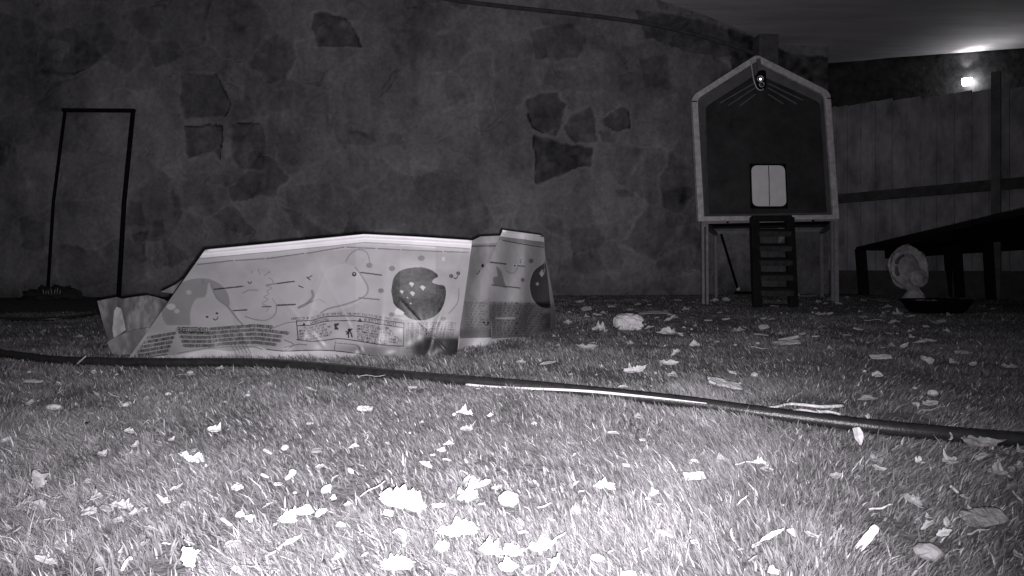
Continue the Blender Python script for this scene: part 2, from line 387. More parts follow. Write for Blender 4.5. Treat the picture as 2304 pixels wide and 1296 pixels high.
b = MB(); b.prism([Vector((WX0, wallD(WX0)+.03, 0)), Vector((WX1, wallD(WX1)+.03, 0)), Vector((WX1, wallD(WX1)+.33, 0)), Vector((WX0, wallD(WX0)+.33, 0))], (0, 0, WH)).out('wall_core', M['pillar'], wall)
# dark pipe along the upper wall
pp = [PX(x, y, wallD((x-CX)/F*5.4)-.06) for x, y in spline([(880, -40), (1000, -4), (1130, 14), (1350, 38), (1500, 62), (1640, 100), (1700, 122)], 6)]
r_ = MB(); r_.tube(pp, 0.022, 8)  # thin dark tube in one grey, following the upper wall
tag(r_.out('dark_streak', M['streak'], origin=pp[0]), 'dark pipe sloping along the top of the stone wall', 'streak')

# ---- porch roof, dark back wall, pillar
ZC = 2.70
def CP(x, y):
    d = F*(ZC-EYE)/(HY-y); return Vector(((x-CX)/F*d, d, ZC))
left = [Vector((-.9, 3.05, ZC)), CP(1500, 0), CP(1600, 33), CP(1700, 75), CP(1770, 110), CP(1835, 148)]
back = [CP(2000, 130), CP(2304, 108)]
ext = back[-1]+(back[-1]-back[0])*2.0
cp = left+back+[ext, Vector((ext.x, .6, ZC)), Vector((-.9, .6, ZC))]
roof = empty('porch_roof', (3, 4, ZC), 'pale porch ceiling jutting in from the upper right', 'roof')
c = MB(); c.prism(cp, (0, 0, .12)); c.out('ceiling_board', M['ceiling'], roof)
e = MB()
for a, b_ in zip(left[:-1], left[1:]): e.bar(a+Vector((-.02, .02, .03)), b_+Vector((-.02, .02, .03)), .03, .05, up=(0, 0, 1))
e.out('edge_trim', M['ceiling'], roof)
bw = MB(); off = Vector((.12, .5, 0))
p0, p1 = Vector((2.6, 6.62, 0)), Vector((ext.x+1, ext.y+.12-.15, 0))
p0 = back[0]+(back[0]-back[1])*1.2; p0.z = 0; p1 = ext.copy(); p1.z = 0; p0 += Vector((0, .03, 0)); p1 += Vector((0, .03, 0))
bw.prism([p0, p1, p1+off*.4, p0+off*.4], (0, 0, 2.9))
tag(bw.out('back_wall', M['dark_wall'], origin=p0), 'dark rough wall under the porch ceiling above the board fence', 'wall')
pl = MB(); pc = PX(1722, 600, 5.36); pl.box((pc.x, pc.y, 1.36), (.2, .16, 2.72), bev=.01)
tag(pl.out('porch_pillar', M['pillar'], origin=(pc.x, pc.y, 0)), 'grey square pillar rising behind the peak of the hen house', 'pillar')

# ---- board fence at the right
fa = Vector((3.50, 5.98, 0)); fb = Vector((4.72, 4.55, 0)); fd = (fb-fa).normalized(); fb2 = fa+fd*5.6; fn = Vector((-fd.y, fd.x, 0))
if fn.y > 0: fn = -fn
fence = empty('board_fence', fa, 'weathered upright board fence with dark rails at the right', 'fence')
fb_ = MB(); L = 0.0; k = 0; tones = []
while L < 5.5:
    w = random.uniform(.11, .15); a = fa+fd*L; c_ = a+fd*w/2-fn*random.uniform(-.004, .004); hh = 2.14-.118*min(L, 2.2)+random.uniform(-.012, .012)
    fb_.prism([a-fn*.0+Vector((0, 0, .05)), a+fd*(w-.003)+Vector((0, 0, .05)), a+fd*(w-.003)-fn*.02+Vector((0, 0, .05)), a-fn*.02+Vector((0, 0, .05))], (0, 0, hh-.05))
    tones += [random.uniform(.90, 1.05)]*8; L += w; k += 1
fo = fb_.out('board_panel', M['fence'], fence); set_col(fo.data, tones)
for z, h in ((1.06, .10),):
    r = MB(); a = fa+fn*.03+Vector((0, 0, z)); r.bar(a-fd*.02, a+fd*5.6, .05, h, up=(0, 0, 1)); r.out('rail', M['rail'], fence)
r = MB(); a = fa+fn*.03+Vector((0, 0, .13)); r.bar(a-fd*.02, a+fd*5.6, .06, .26, up=(0, 0, 1)); r.out('base_board', M['rail'], fence)
for s_ in (1.58, 3.6):
    r = MB(); a = fa+fd*s_+fn*.055; r.bar(a, a+Vector((0, 0, 2.1)), .065, .06, up=fn); r.out('post', M['fence_post'], fence)

# ---- lit lamp under the porch ceiling
ld = 4.95; lc = PX(2183, 182, ld); bwd = (p1-p0).normalized(); bn = Vector((bwd.y, -bwd.x, 0)); tt = (lc-p0).dot(bwd); lc = p0+bwd*tt; lc.z = 2.08
lc = PX(2183, 182, lc.y-.10)
lamp = empty('wall_lamp', lc+Vector((0, .1, 0)), 'small glowing wall lamp under the dark eave at the upper right', 'lamp')
q = MB(); q.box(lc+Vector((0, .05, .0)), (.21, .06, .125), (0, math.radians(-8), 0), bev=.02); q.out('housing', M['black'], lamp)
q = MB(); q.box(lc+Vector((0, .008, -.004)), (.175, .04, .09), (0, math.radians(-8), 0), bev=.018); q.out('diffuser', M['lamp_face'], lamp)
q = MB(); q.box(lc+Vector((0, .11, .0)), (.05, .10, .05)); q.out('bracket', M['black'], lamp)
pl_ = bpy.data.lights.new('wall_lamp_light', 'POINT'); pl_.energy = 3.0; pl_.shadow_soft_size = .03
o = bpy.data.objects.new('wall_lamp_light', pl_); COL.objects.link(o); o.location = lc+Vector((0, -.06, -.02))
up_ = bpy.data.lights.new('wall_lamp_up', 'SPOT'); up_.energy = 4.0; up_.spot_size = math.radians(100); up_.spot_blend = 1; up_.shadow_soft_size = .02
o2 = bpy.data.objects.new('wall_lamp_up', up_); COL.objects.link(o2); o2.location = lc+Vector((-.05, -.05, .11)); o2.rotation_euler = (math.radians(180), 0, 0)

# ================================================================ POOL (folded, standing on edge)
def sheet(name, canvas, D, outline, mats, parent, step=1.0, thick=0.0016, default=None):
    xs_ = [p[0] for p in outline]; ys_ = [p[1] for p in outline]
    x0, x1, y0, y1 = min(xs_), max(xs_), min(ys_), max(ys_)
    # ruled grid: for every row clip to outline in x so that the edges are clean
    n_u = int((x1-x0)/step)+1; n_v = int((y1-y0)/step)+1
    U = np.linspace(0, 1, n_u); top = []; 
    def yat(xx, want):
        r = []
        n = len(outline)
        for k in range(n):
            (xa, ya), (xb, yb) = outline[k], outline[(k+1) % n]
            if (xa <= xx < xb) or (xb <= xx < xa): r.append(ya+(yb-ya)*(xx-xa)/(xb-xa))
        return (min(r), max(r)) if r else None
    X = np.linspace(x0+1e-3, x1-1e-3, n_u); T = np.zeros(n_u); B = np.zeros(n_u)
    for i, xx in enumerate(X):
        T[i], B[i] = yat(xx, 0)
    Vv = np.linspace(0, 1, n_v)[:, None]
    Y = T[None]+(B-T)[None]*Vv; XX = np.repeat(X[None], n_v, 0)
    Dd = D(XX, Y); P = PXa(XX, Y, Dd)
    V = P.reshape(-1, 3); I = np.arange(n_u*n_v).reshape(n_v, n_u)
    Fc = np.stack([I[:-1, :-1], I[1:, :-1], I[1:, 1:], I[:-1, 1:]], -1).reshape(-1, 4)
    me = mesh_np(name, V, Fc, True)
    if canvas is not None: set_col(me, canvas.sample(XX, Y).ravel())
    o = link(name, me, mats, parent)
    md = o.modifiers.new('solid', 'SOLIDIFY'); md.thickness = thick; md.offset = -1
    return o
pool = empty('paddling_pool', PX(650, 806, 1.7)*1.0, 'collapsed paddling pool standing on edge, printed with smiling snacks and warnings', 'paddling pool')
pool.location.z = 0
def interp(x, P): return np.interp(x, [p[0] for p in P], [p[1] for p in P])
topP = [(462, 562), (640, 545), (820, 527), (940, 533), (1062, 541)]
def D1(x, y):
    d = interp(x, [(280, 1.655), (600, 1.66), (800, 1.672), (900, 1.69), (980, 1.712), (1065, 1.75)])
    t = (806-y)/260.0
    low = np.clip(1-t*3, 0, 1)
    d = d+0.05*t+0.006*np.sin(x/38.)*np.clip(1-t, 0, 1)+.009*low*np.sin(x/29.+y/17.)+.003*low*np.sin(x/12.-y/19.)
    d = d+0.006*(fbm(x/130., y/90., 8, 2)-.5)*2
    d = d-0.03*np.exp(-((x-1010)/45.)**2)*np.clip(1-t*1.3, 0, 1)     # bulge in the lower right corner
    for x0, kx, w_, am in ((520, .35, 7, .004), (700, -.25, 9, .004), (760, .5, 5, .003), (860, -.1, 8, .004), (905, .9, 5, .003), (1000, -.35, 6, .005), (640, .9, 6, .003), (955, .15, 9, .004)):
        d = d-.5*am*np.exp(-((x-x0-(y-680)*kx)/w_)**2)*np.clip((y-640)/90., .15, 1)
    d = d-.010*np.exp(-((y-interp(x, topP)-9)/7.)**2)                 # rolled rim
    return d
c1 = Canvas(270, 515, 1080, 820, 3)
base = 0.335; c1.a[:] = base
YY, XX_ = np.mgrid[0:c1.h, 0:c1.w]; XX_ = XX_/c1.ss+c1.x0; YY = YY/c1.ss+c1.y0
XX1, YY1 = XX_, YY
c1.a += (.035*(fbm(XX_/40., YY/30., 14, 4)-.5)*2).astype(np.float32)
ty = interp(XX_, topP)
c1.a[(YY-ty) < 30] = .40; c1.a[(YY-ty) < 19] = .74; c1.a[((YY-ty) > 17.5) & ((YY-ty) < 19.5)] = .3
seg = [(445, 595), (530, 586), (600, 582), (690, 570), (780, 556), (850, 559), (905, 562), (1000, 566), (1060, 568)]
for a_, b_ in zip(seg[:-1], seg[1:]): c1.line([a_, (b_[0]-6, b_[1])], 2.6, .22)
# back disc + pear-shaped snack with a face
inn = lambda X, Y: (X-CX) > -1e9
c1.disc(440, 690, 78, 62, .25, .9, -.35, only=lambda X, Y: Y < 732)
c1.disc(385, 690, 10, 7, .40); c1.disc(425, 658, 6, 5, .33); c1.disc(398, 700, 6, 5, .36)
egg = spline([(428, 732), (428, 700), (440, 672), (462, 666), (468, 640), (474, 640), (488, 672), (515, 692), (535, 720), (545, 732)], 6)
c1.poly(egg, .335); c1.line([(428, 732), (428, 700), (440, 674), (462, 668)], 1.6, .27)
c1.line([(475, 641), (488, 670), (512, 690), (533, 716), (545, 730)], 4, .24)
c1.poly([(452, 628), (460, 626), (462, 640), (452, 640)], .24)
for ex, ey in ((466, 713), (488, 705)): c1.disc(ex, ey, 3.2, 2.2, .01)
c1.line([(480, 717), (484, 720), (489, 717), (490, 713)], 2, .02)
# comet lines
for P, w in (([(482, 651), (548, 644)], 3), ([(600, 641), (662, 633)], 3), ([(525, 699), (556, 697)], 3), ([(620, 687), (664, 685)], 3.2)): c1.line(P, w, .13, .8)
# fluffy round snack with face
for P in ([(566, 614), (567, 611)], [(581, 607), (585, 617)], [(595, 620), (606, 612)], [(606, 625), (614, 632), (612, 640), (598, 643)],
          [(598, 643), (612, 648), (601, 654), (604, 662), (594, 668), (603, 674), (590, 683), (604, 690), (600, 700)]):
    c1.line(P, 2.5, .20, .8)
c1.line([(558, 634), (562, 638), (566, 634)], 2, .04); c1.line([(546, 660), (560, 653), (580, 653)], 2.2, .18); c1.line([(590, 690), (610, 690)], 2.4, .1)
c1.line([(613, 672), (622, 690), (618, 708), (600, 720), (575, 719), (552, 712)], 3, .25)
c1.disc(585, 660, 42, 52, .36, .35)
# crescent tail, bird-like snack face
c1.line([(690, 623), (698, 630)], 2, .15); c1.line([(672, 643), (682, 647)], 2.2, .15); c1.line([(692, 626), (702, 620)], 2, .15)
c1.line([(702, 655), (704, 668), (690, 683), (672, 692)], 6, .23); c1.line([(690, 684), (715, 674), (731, 681)], 2.6, .2)
body = spline([(735, 604), (770, 594), (795, 598), (815, 615), (828, 645), (822, 668), (800, 685), (760, 700), (722, 704), (700, 690)], 6)
c1.poly(body, .385, .6)
c1.line([(778, 588), (790, 570), (808, 561), (825, 568), (831, 585), (832, 596)], 2.4, .24)
c1.disc(831, 597, 7, 6, .22)
c1.line([(800, 602), (817, 625), (828, 650), (818, 668), (780, 684), (740, 694), (722, 704)], 4, .25)
c1.line([(812, 613), (858, 619)], 3, .16); c1.line([(808, 670), (853, 674)], 3, .2)
c1.disc(797, 617, 5, 5, .01); c1.disc(797, 616, 1.6, 1.6, .5)
for x, y, r in ((882, 604, 7), (857, 654, 6.5), (998, 718, 6), (881, 708, 6)): c1.disc(x, y, r, r*.85, .22)
# dark round biscuit with two bites, sugar cubes and small smiling face
bis = spline([(881, 655), (887, 625), (905, 608), (940, 602), (965, 606), (985, 620), (975, 628), (972, 636), (985, 641), (1000, 645), (1002, 668), (992, 697), (970, 715), (945, 720), (922, 716), (906, 702), (895, 693), (886, 682)], 6)
c1.poly(bis, .105)
msk = (c1.a < .11) & (YY > 596) & (YY < 725) & (XX_ > 870)
c1.a[msk] = (.075+.06*fbm(XX_/9., YY/9., 91, 3))[msk]
c1.line(bis+[bis[0]], 1.5, .05, smooth=False)
for x, y, s_ in ((926, 640, 6), (951, 648, 6.5), (904, 657, 4.5), (928, 661, 6), (924, 683, 2.5), (917, 670, 2)):
    c1.poly([(x-s_, y-s_*.4), (x-s_*.1, y-s_), (x+s_, y-s_*.3), (x+s_*.2, y+s_)], .42)
for x, y in ((1015, 621), (1031, 615)): c1.disc(x, y, 4.2, 4.2, .03); c1.disc(x-.5, y, 1.5, 1.5, .3)
c1.line([(1021, 625), (1026, 627), (1030, 622)], 2, .03)
c1.disc(948, 581, 8, 6, .22); c1.poly([(994, 578), (1001, 578), (1001, 587), (994, 587)], .48)
c1.poly([(888, 700), (893, 692), (905, 700), (910, 703), (906, 708), (890, 708)], .5)
c1.line([(1032, 650), (1030, 680), (1010, 705)], 3, .26)
# text block one
def ycurve(P): return lambda x: float(np.interp(x, [p[0] for p in P], [p[1] for p in P]))
lines = ["AVERTISSEMENT! PAS D'ENFANTS SONT MORTS DANS DES", "PISCINES GONFLABLES. VOUS DEVEZ ASSURER UNE SURVEILLANCE",
         "ACTIVE CONSTANTE DE L'ADULTE. LES JEUNES ENFANTS SONT", "DANS UN RAYON DE LA PISCINE, ENFANTS A PORTEE DE BRAS", "VIDER ET RANGER LA PISCINE APRES CHAQUE USAGE"]
c1.poly([(402, 736), (470, 738), (520, 734), (575, 730), (612, 731), (648, 741), (640, 760), (628, 783), (560, 776), (500, 780), (414, 782)], .2, .1)
yc = [(400, 735), (470, 737), (520, 733), (575, 729), (610, 732), (650, 737)]
for i, t in enumerate(lines):
    xa = 400+i*3.5; xe = [612, 648, 632, 630, 620][i]
    f0 = ycurve(yc); f = (lambda x, i=i: f0(x)+i*9.3*(1+.04*math.sin(x/30)))
    if i == 0:
        c1.text(t[:14], xa, f, 12.5, .02, xend=470); c1.line([(x, f(x)+3.5) for x in np.linspace(474, xe, 14)], 6.8, .14, .5, smooth=False); c1.text(t[15:], 474, f, 7.2, .02, 1, xend=xe); c1.line([(x, f(x)+6) for x in np.linspace(xa, 469, 8)], 11, .2, .35, smooth=False)
    else: c1.line([(x, f(x)+3.4) for x in np.linspace(xa, xe, 14)], 6.8, .14, .5, smooth=False); c1.text(t, xa, f, 7.0, .02, 1, xend=xe)
edge = lambda x, y: x > 462-(y-562)*.70+6
for i in range(6):
    f = (lambda x, i=i: 757+i*9.2-(x-330)*.17)
    c1.line([(x, f(x)+3.2) for x in np.linspace(max(322-i*4, 462-(f(330)-562)*.70+14), 394-i*4, 8)], 6.4, .14, .5, smooth=False)
    c1.text(["NE PAS PLONGER NI SAUTER", "PEU PROFOND. DANGER DE", "NOYADE. GARDER LES", "ENFANTS HORS DE VUE", "SANS ADULTE PRESENT", "VIDER APRES"][i], [318, 325, 322, 322, 325, 330][i]-i*4, f, 6.8, .02, 1, xend=395-i*4, clip=edge)
    c1.text("DU SOL LA", 280+20-i*3, (lambda x, i=i: 765+i*8.6-(x-330)*.17), 7, .06, .8, xend=326-i*4, clip=edge)
# framed bilingual warning
bt = [(668, 722), (700, 721), (730, 713), (765, 711), (810, 712), (860, 720), (908, 727)]
bb = [(668, 764), (700, 768), (735, 765), (765, 762), (810, 768), (860, 776), (908, 779)]
ft, fb0 = ycurve(bt), ycurve(bb)
c1.line(bt, 2, .05); c1.line([(x, y+10.5) for x, y in bt], 1.7, .06); c1.line(bb, 2, .06)
c1.line([(667, 722), (671, 765)], 2, .05); c1.line([(909, 727), (908, 779)], 2, .05)
c1.text("SUPERVISION OF CHILDREN IN AND NEAR POOL . CONSTAMMENT A LA PISCINE DES JEUNES ENFANTS", 655, lambda x: ft(x)-8, 5.2, .09, .8, xend=905)
c1.poly([(680, 733), (688, 733), (684, 725)], .03); c1.text("WARNING", 698, lambda x: ft(x)+2, 7.4, .07, .9, xend=740)
c1.poly([(805, 724), (815, 725), (810, 715)], .03); c1.text("AVERTISSEMENT", 819, lambda x: ft(x)+2, 8, .06, .95, xend=893)
c1.text("PREVENT DROWNING", 684, lambda x: ft(x)+14, 5, .06, .9, xend=734)
for i, t in enumerate(("WATCH CHILDREN AT ALL TIMES", "NEVER LEAVE A CHILD ALONE", "EMPTY POOL WHEN NOT IN USE", "KEEP CHILDREN WITHIN REACH")):
    c1.text(t, 673, lambda x, i=i: ft(x)+20.5+i*6.4, 4.6, .08, .85, xend=[747, 736, 749, 742][i])
c1.text("EMPECHER LA NOYADE", 819, lambda x: ft(x)+14, 5.2, .06, .95, xend=876)
for i, t in enumerate(("SURVEILLER LES ENFANTS EN TOUT", "GARDER LES ENFANTS A PORTEE DE", "NE JAMAIS LAISSER UN ENFANT SEUL", "VIDER LA PISCINE APRES CHAQUE JEU", "RANGER HORS DE VUE DES ENFANTS", "DANS UN LIEU SUR")):
    c1.text(t, 803, lambda x, i=i: ft(x)+19.5+i*6.2, 4.6, .08, .85, xend=[886, 888, 898, 904, 896, 870][i])
c1.poly([(751, 728), (763, 727), (762, 732), (757, 734), (762, 739), (761, 742), (752, 742), (753, 737), (752, 733)], .02)
c1.disc(786, 743, 4, 4, .02)
for P in ([(780, 752), (786, 745), (792, 740)], [(784, 748), (784, 759)], [(789, 748), (792, 758)], [(779, 746), (785, 749)]): c1.line(P, 3, .03)
# wavy water line and lower skirt
c1.line([(590, 748), (640, 728), (667, 724)], 1.6, .2)
c1.line([(640, 765), (660, 775), (640, 790), (625, 800)], 2.2, .2); c1.line([(640, 782), (670, 775), (690, 776)], 2, .2)
c1.poly(spline([(300, 812), (350, 802), (400, 798), (470, 786), (520, 790), (580, 780), (600, 786), (640, 790), (690, 790), (745, 789), (800, 796), (850, 803), (910, 805), (960, 810), (960, 822), (300, 822)], 5), .50)
c1.line([(600, 786), (640, 790), (690, 788), (745, 789), (800, 795), (850, 802), (900, 803)], 2, .16)
c1.line([(400, 795), (470, 783), (560, 780), (590, 786)], 2, .24)
for k in range(5): c1.line([(515+k*9, 770), (532+k*8, 795)], 1.4, .2)
c1.line([(755, 768), (752, 790)], 1.6, .2); c1.line([(757, 772), (800, 776), (810, 786)], 1.4, .2)
# small print, darker dirty lower right
rgt = (XX_ > 905+(YY-780)*.5) & (YY > 735)
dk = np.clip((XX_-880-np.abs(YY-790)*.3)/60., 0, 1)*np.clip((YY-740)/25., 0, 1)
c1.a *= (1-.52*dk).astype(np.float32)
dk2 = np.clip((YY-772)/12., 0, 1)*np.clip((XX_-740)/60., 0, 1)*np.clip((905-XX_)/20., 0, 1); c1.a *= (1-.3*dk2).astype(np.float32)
for i in range(14):
    c1.text("KEEP AWAY FROM HEAT AND SHARP EDGES DO NOT OVERFILL", 913, lambda x, i=i: 725+i*4.5+.10*(x-913)*(0 if i < 4 else -1)*.3+1.5*math.sin(x/18+i*.3), 3.3, .05, .7, xend=1028-i*1.2)
out1 = [(290, 808), (462, 562), (640, 545), (820, 527), (940, 533), (1062, 541), (1056, 600), (1046, 660), (1036, 730), (1028, 792), (1010, 806), (960, 812), (620, 812)]
out1 = [(283, 814), (460, 564), (464, 561)]+topP[1:]+[(1058, 575), (1046, 660), (1036, 730), (1028, 796), (1000, 812), (620, 814)]
c1.a = c1.a[:, :].astype(np.float32)
c1.a = np.where(c1.a < .33, np.clip(.33+(c1.a-.33)*1.35, .01, 1), c1.a).astype(np.float32); c1.a = np.where((c1.a > .03) & (c1.a < .6), c1.a-.045-.03*(c1.a < .15), c1.a)*(1-.10*np.clip((fbm(XX1/70., YY1/45., 33, 3)-.4)*4, 0, 1)).astype(np.float32)
sheet('front_panel', c1, D1, out1, M['print'], pool, step=1.0)
# rim roll along the top of the front panel
rim = MB(); rp = []
for x in np.linspace(464, 1060, 60):
    y = float(interp(x, topP)); rp.append(PX(x, y+1.6, float(D1(np.array(x), np.array(y)))-.003))
rim.tube(rp, .0034, 8); rim.out('rim', M['rim'], pool)
# ---- side part, folded back
def D2(x, y):
    t = (775-y)/230.; d = interp(x, [(1025, 1.79), (1100, 1.96), (1180, 2.18), (1250, 2.42)])
    low = np.clip(1-t*2.5, 0, 1)
    return d+.02*t+.012*np.sin(x/11.+y/60.)+.02*low*np.sin(x/14.+y/20.)+.01*(fbm(x/30., y/40., 28, 3)-.5)
c2 = Canvas(1015, 505, 1265, 800, 3); c2.a[:] = .24
YY, XX_ = np.mgrid[0:c2.h, 0:c2.w]; XX_ = XX_/c2.ss+c2.x0; YY = YY/c2.ss+c2.y0
c2.a += (.05*(fbm(XX_/25., YY/40., 15, 4)-.5)*2).astype(np.float32)
c2.poly([(1055, 530), (1135, 525), (1135, 545), (1055, 550)], .40); c2.line([(1060, 554), (1130, 553)], 2.5, .08)
ys2 = YY-0
c2.disc(1086, 598, 3, 4, .01); c2.line([(1073, 616), (1078, 614), (1079, 609)], 2, .03)
c2.poly(spline([(1055, 660), (1070, 625), (1100, 590), (1115, 600), (1118, 640), (1100, 670), (1080, 680)], 5), .30, .8)
for i in range(10): c2.text("CONSERVER LES CONSEILS", 1043, lambda x, i=i: 679+i*6.2+.02*(x-1043), 4.2, .04, .85, xend=1098-(i % 3)*6)
for x, y in ((1089, 726), (1098, 726)): c2.disc(x, y, 2.3, 2.3, .01)
c2.line([(1091, 730), (1095, 732), (1098, 729)], 2, .02)
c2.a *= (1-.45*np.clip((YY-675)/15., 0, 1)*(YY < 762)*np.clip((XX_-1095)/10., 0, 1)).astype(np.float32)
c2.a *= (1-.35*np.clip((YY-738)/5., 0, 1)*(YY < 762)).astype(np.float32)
c2.a[YY > 761-(XX_-1030)*.02] = .52
sheet('side_panel', c2, D2, [(1031, 786), (1036, 730), (1050, 640), (1062, 542), (1082, 532), (1128, 530), (1222, 534), (1226, 570), (1240, 640), (1250, 700), (1252, 738), (1200, 762), (1120, 780)], M['print'], pool, step=1.0)
# ---- outer flap
def D3(x, y):
    return D2(x, y)-.035-.02*np.clip((640-y)/100., 0, 1)+.006*np.sin(x/19.)
c3 = Canvas(1080, 505, 1265, 800, 3); c3.a[:] = .335
YY, XX_ = np.mgrid[0:c3.h, 0:c3.w]; XX_ = XX_/c3.ss+c3.x0; YY = YY/c3.ss+c3.y0
c3.a += (.04*(fbm(XX_/25., YY/40., 19, 4)-.5)*2).astype(np.float32)
ty = 519+(XX_-1130)*.13
c3.a[(YY-ty) < 22] = .27; c3.a[(YY-ty) < 13] = .72; c3.line([(1132, 541), (1175, 549), (1226, 557)], 2, .12)
c3.line([(1103, 590), (1138, 594)], 3.4, .13); c3.line([(1106, 641), (1170, 648)], 3, .15); c3.line([(1164, 598), (1180, 599)], 2.6, .12)
c3.poly(spline([(1116, 598), (1128, 610), (1135, 635), (1140, 648), (1130, 646), (1112, 640), (1110, 625), (1120, 622)], 5), .17, .8)
c3.disc(1159, 598, 4, 4, .45); c3.disc(1158.5, 598, 2.2, 2.2, .01); c3.line([(1164, 603), (1158, 612), (1150, 615), (1140, 610)], 2.6, .24)
c3.disc(1195, 587, 5, 5, .18); c3.disc(1176, 630, 4.5, 5, .18)
for y in (585, 590): c3.disc(1171, y, 1.2, 1.2, .08)
c3.disc(1232, 642, 41, 52, .12); c3.line([(1222, 592), (1200, 610), (1191, 640), (1196, 670), (1206, 685)], 2.2, .42)
c3.poly([(1213, 615), (1220, 606), (1224, 616), (1219, 624)], .4); c3.poly([(1205, 638), (1210, 634), (1213, 640), (1208, 643)], .4); c3.disc(1225, 608, 1.5, 3, .4)
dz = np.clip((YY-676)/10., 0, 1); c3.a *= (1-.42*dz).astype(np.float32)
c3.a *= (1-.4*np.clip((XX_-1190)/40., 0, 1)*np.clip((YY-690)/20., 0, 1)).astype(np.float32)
for i in range(14):
    c3.text("DO NOT DIVE OR JUMP SHALLOW WATER KEEP CHILDREN", 1100, lambda x, i=i: 679+i*5.6+.03*(x-1100), 3.8, .03, .85, xend=1236-(i % 4)*5)
c3.poly([(1171, 700), (1184, 700), (1184, 740), (1172, 740)], .16); c3.poly([(1115, 714), (1160, 714), (1160, 718), (1115, 718)], .28)
c3.a = np.where(c3.a < .33, np.clip(.33+(c3.a-.33)*1.3, .01, 1), c3.a).astype(np.float32)
sheet('outer_flap', c3, D3, [(1100, 590), (1131, 520), (1134, 518.5), (1221, 530), (1224, 535), (1227, 580), (1234, 640), (1240, 700), (1238, 738), (1180, 758), (1107, 762), (1102, 680), (1101, 620)], M['print'], pool, step=1.0)
rim = MB(); rp = [PX(x, 519.5+(x-1132)*.13, float(D3(np.array(x), np.array(520.)))-.004) for x in np.linspace(1132, 1221, 12)]
rim.tube(rp, .004, 8); rim.out('rim', M['rim'], pool)
# ---- crumpled clear liner at the left end
def DL(x, y):
    return 1.80+.022*np.sin((x-220)/17+(y-680)/60.)+.03*(fbm(x/34., y/60., 44, 3)-.5)*2+.06*(805-y)/140.
sheet('liner', None, DL, [(219, 677), (262, 668), (275, 672), (300, 668), (332, 664), (370, 674), (410, 700), (420, 760), (350, 806), (268, 806), (247, 780), (233, 735)], M['liner'], pool, step=2.0, thick=.002)
def DP(x, y): return 1.755+.008*np.sin((x-250)/14.)+.015*(fbm(x/30., y/50., 54, 3)-.5)*2
sheet('liner_fold', None, DP, [(253, 745), (256, 700), (262, 690), (272, 694), (283, 742), (262, 757), (256, 760)], M['liner2'], pool, step=1.5, thick=.002)
sheet('liner_fold', None, lambda x, y: DP(x, y)-.015, [(240, 770), (262, 757), (300, 742), (345, 735), (330, 806), (268, 807), (252, 795)], M['liner'], pool, step=1.5, thick=.002)
sheet('liner_fold', None, lambda x, y: 2.15+.02*np.sin(x/12.)+0*y, [(362, 657), (395, 640), (440, 606), (478, 600), (480, 758), (425, 758), (402, 662)], M['liner'], pool, step=2, thick=.002)

# ================================================================ HOSES
hp = spline([(-40, 789), (60, 803), (150, 812), (350, 815.5), (560, 816), (700, 824), (800, 834), (920, 846), (1050, 857), (1200, 869), (1400, 889), (1560, 907), (1700, 927), (1850, 946), (2000, 964), (2150, 978), (2304, 990), (2420, 999)], 6)
HZ = .014
pts = []
for x, y in hp:
    d = GD(y, HZ); pts.append(PX(x, y, d))
hose = empty('garden_hose', pts[0], 'thick black hose running across the lawn in front of the pool', 'hose')
r = MB(); r.tube(pts, .0125, 14); r.out('tube', M['hose'], hose)
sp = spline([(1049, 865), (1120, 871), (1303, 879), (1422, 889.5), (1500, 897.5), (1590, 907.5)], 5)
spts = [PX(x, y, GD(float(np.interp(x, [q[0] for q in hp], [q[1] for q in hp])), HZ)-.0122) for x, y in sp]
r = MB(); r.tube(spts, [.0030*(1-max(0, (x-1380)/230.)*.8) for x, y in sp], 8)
r.out('modelled_glint', M['glint'], hose)  # white tube standing in for the lamp's highlight on the hose
ht = spline([(-30, 716), (60, 719), (130, 717), (180, 712), (222, 706), (300, 702), (380, 700)], 5)
thp = [PX(x, y, GD(y, .01)) for x, y in ht]
r = MB(); r.tube(thp, .011, 8)
tag(r.out('thin_hose', M['hose'], origin=thp[0]), 'thin dark hose on the ground by the far left, ending at the pool', 'hose')

# ================================================================ RECTANGULAR FRAME and dark clump at the left wall
fr = empty('metal_frame', PX(186, 668, 4.86)*1.0, 'thin black upright rectangular frame standing against the wall at the left', 'frame'); fr.location.z = 0
A, B, C_, D_ = PX(107, 663, 4.86), PX(146, 248, 4.93), PX(299, 249, 4.93), PX(267, 667, 4.86)
Am, Dm = PX(120, 455, 4.89), PX(279, 458, 4.89)
r = MB(); r.tube([A, Am, B+Vector((0, 0, -.02))], .013, 6); r.out('upright', M['frame'], fr)
r = MB(); r.tube([D_, Dm, C_+Vector((0, 0, -.02))], .019, 6); r.out('upright', M['frame'], fr)
r = MB(); r.bar(B+Vector((-.02, 0, 0)), C_+Vector((.02, 0, 0)), .034, .03, bev=.004); r.out('top_bar', M['frame'], fr)
def blob(name, c, rx, ry, rz, m, seed, amp=.3, fr_=2.2, sub=4, parent=None, tonev=None):
    bm = bmesh.new(); bmesh.ops.create_icosphere(bm, subdivisions=sub, radius=1)
    P = np.array([v.co[:] for v in bm.verts]); n = 1+amp*2*(fbm(P[:, 0]*fr_+P[:, 2]*1.7+9, P[:, 1]*fr_+P[:, 2]*2.3+5, seed, 4)-.5)
    for v, k in zip(bm.verts, n): v.co = Vector((v.co.x*rx*k, v.co.y*ry*k, v.co.z*rz*k))+Vector(c)
    for f in bm.faces: f.smooth = True
    me = bpy.data.meshes.new(name); bm.to_mesh(me); bm.free()
    if tonev is not None: set_col(me, np.full(len(me.vertices), tonev))
    return link(name, me, m, parent, None if parent else c)
cl = PX(115, 668, 4.7); cl.z = .0
clump = empty('weed_clump', cl, 'dark low clump of weeds with pale stalks at the foot of the wall', 'plant')
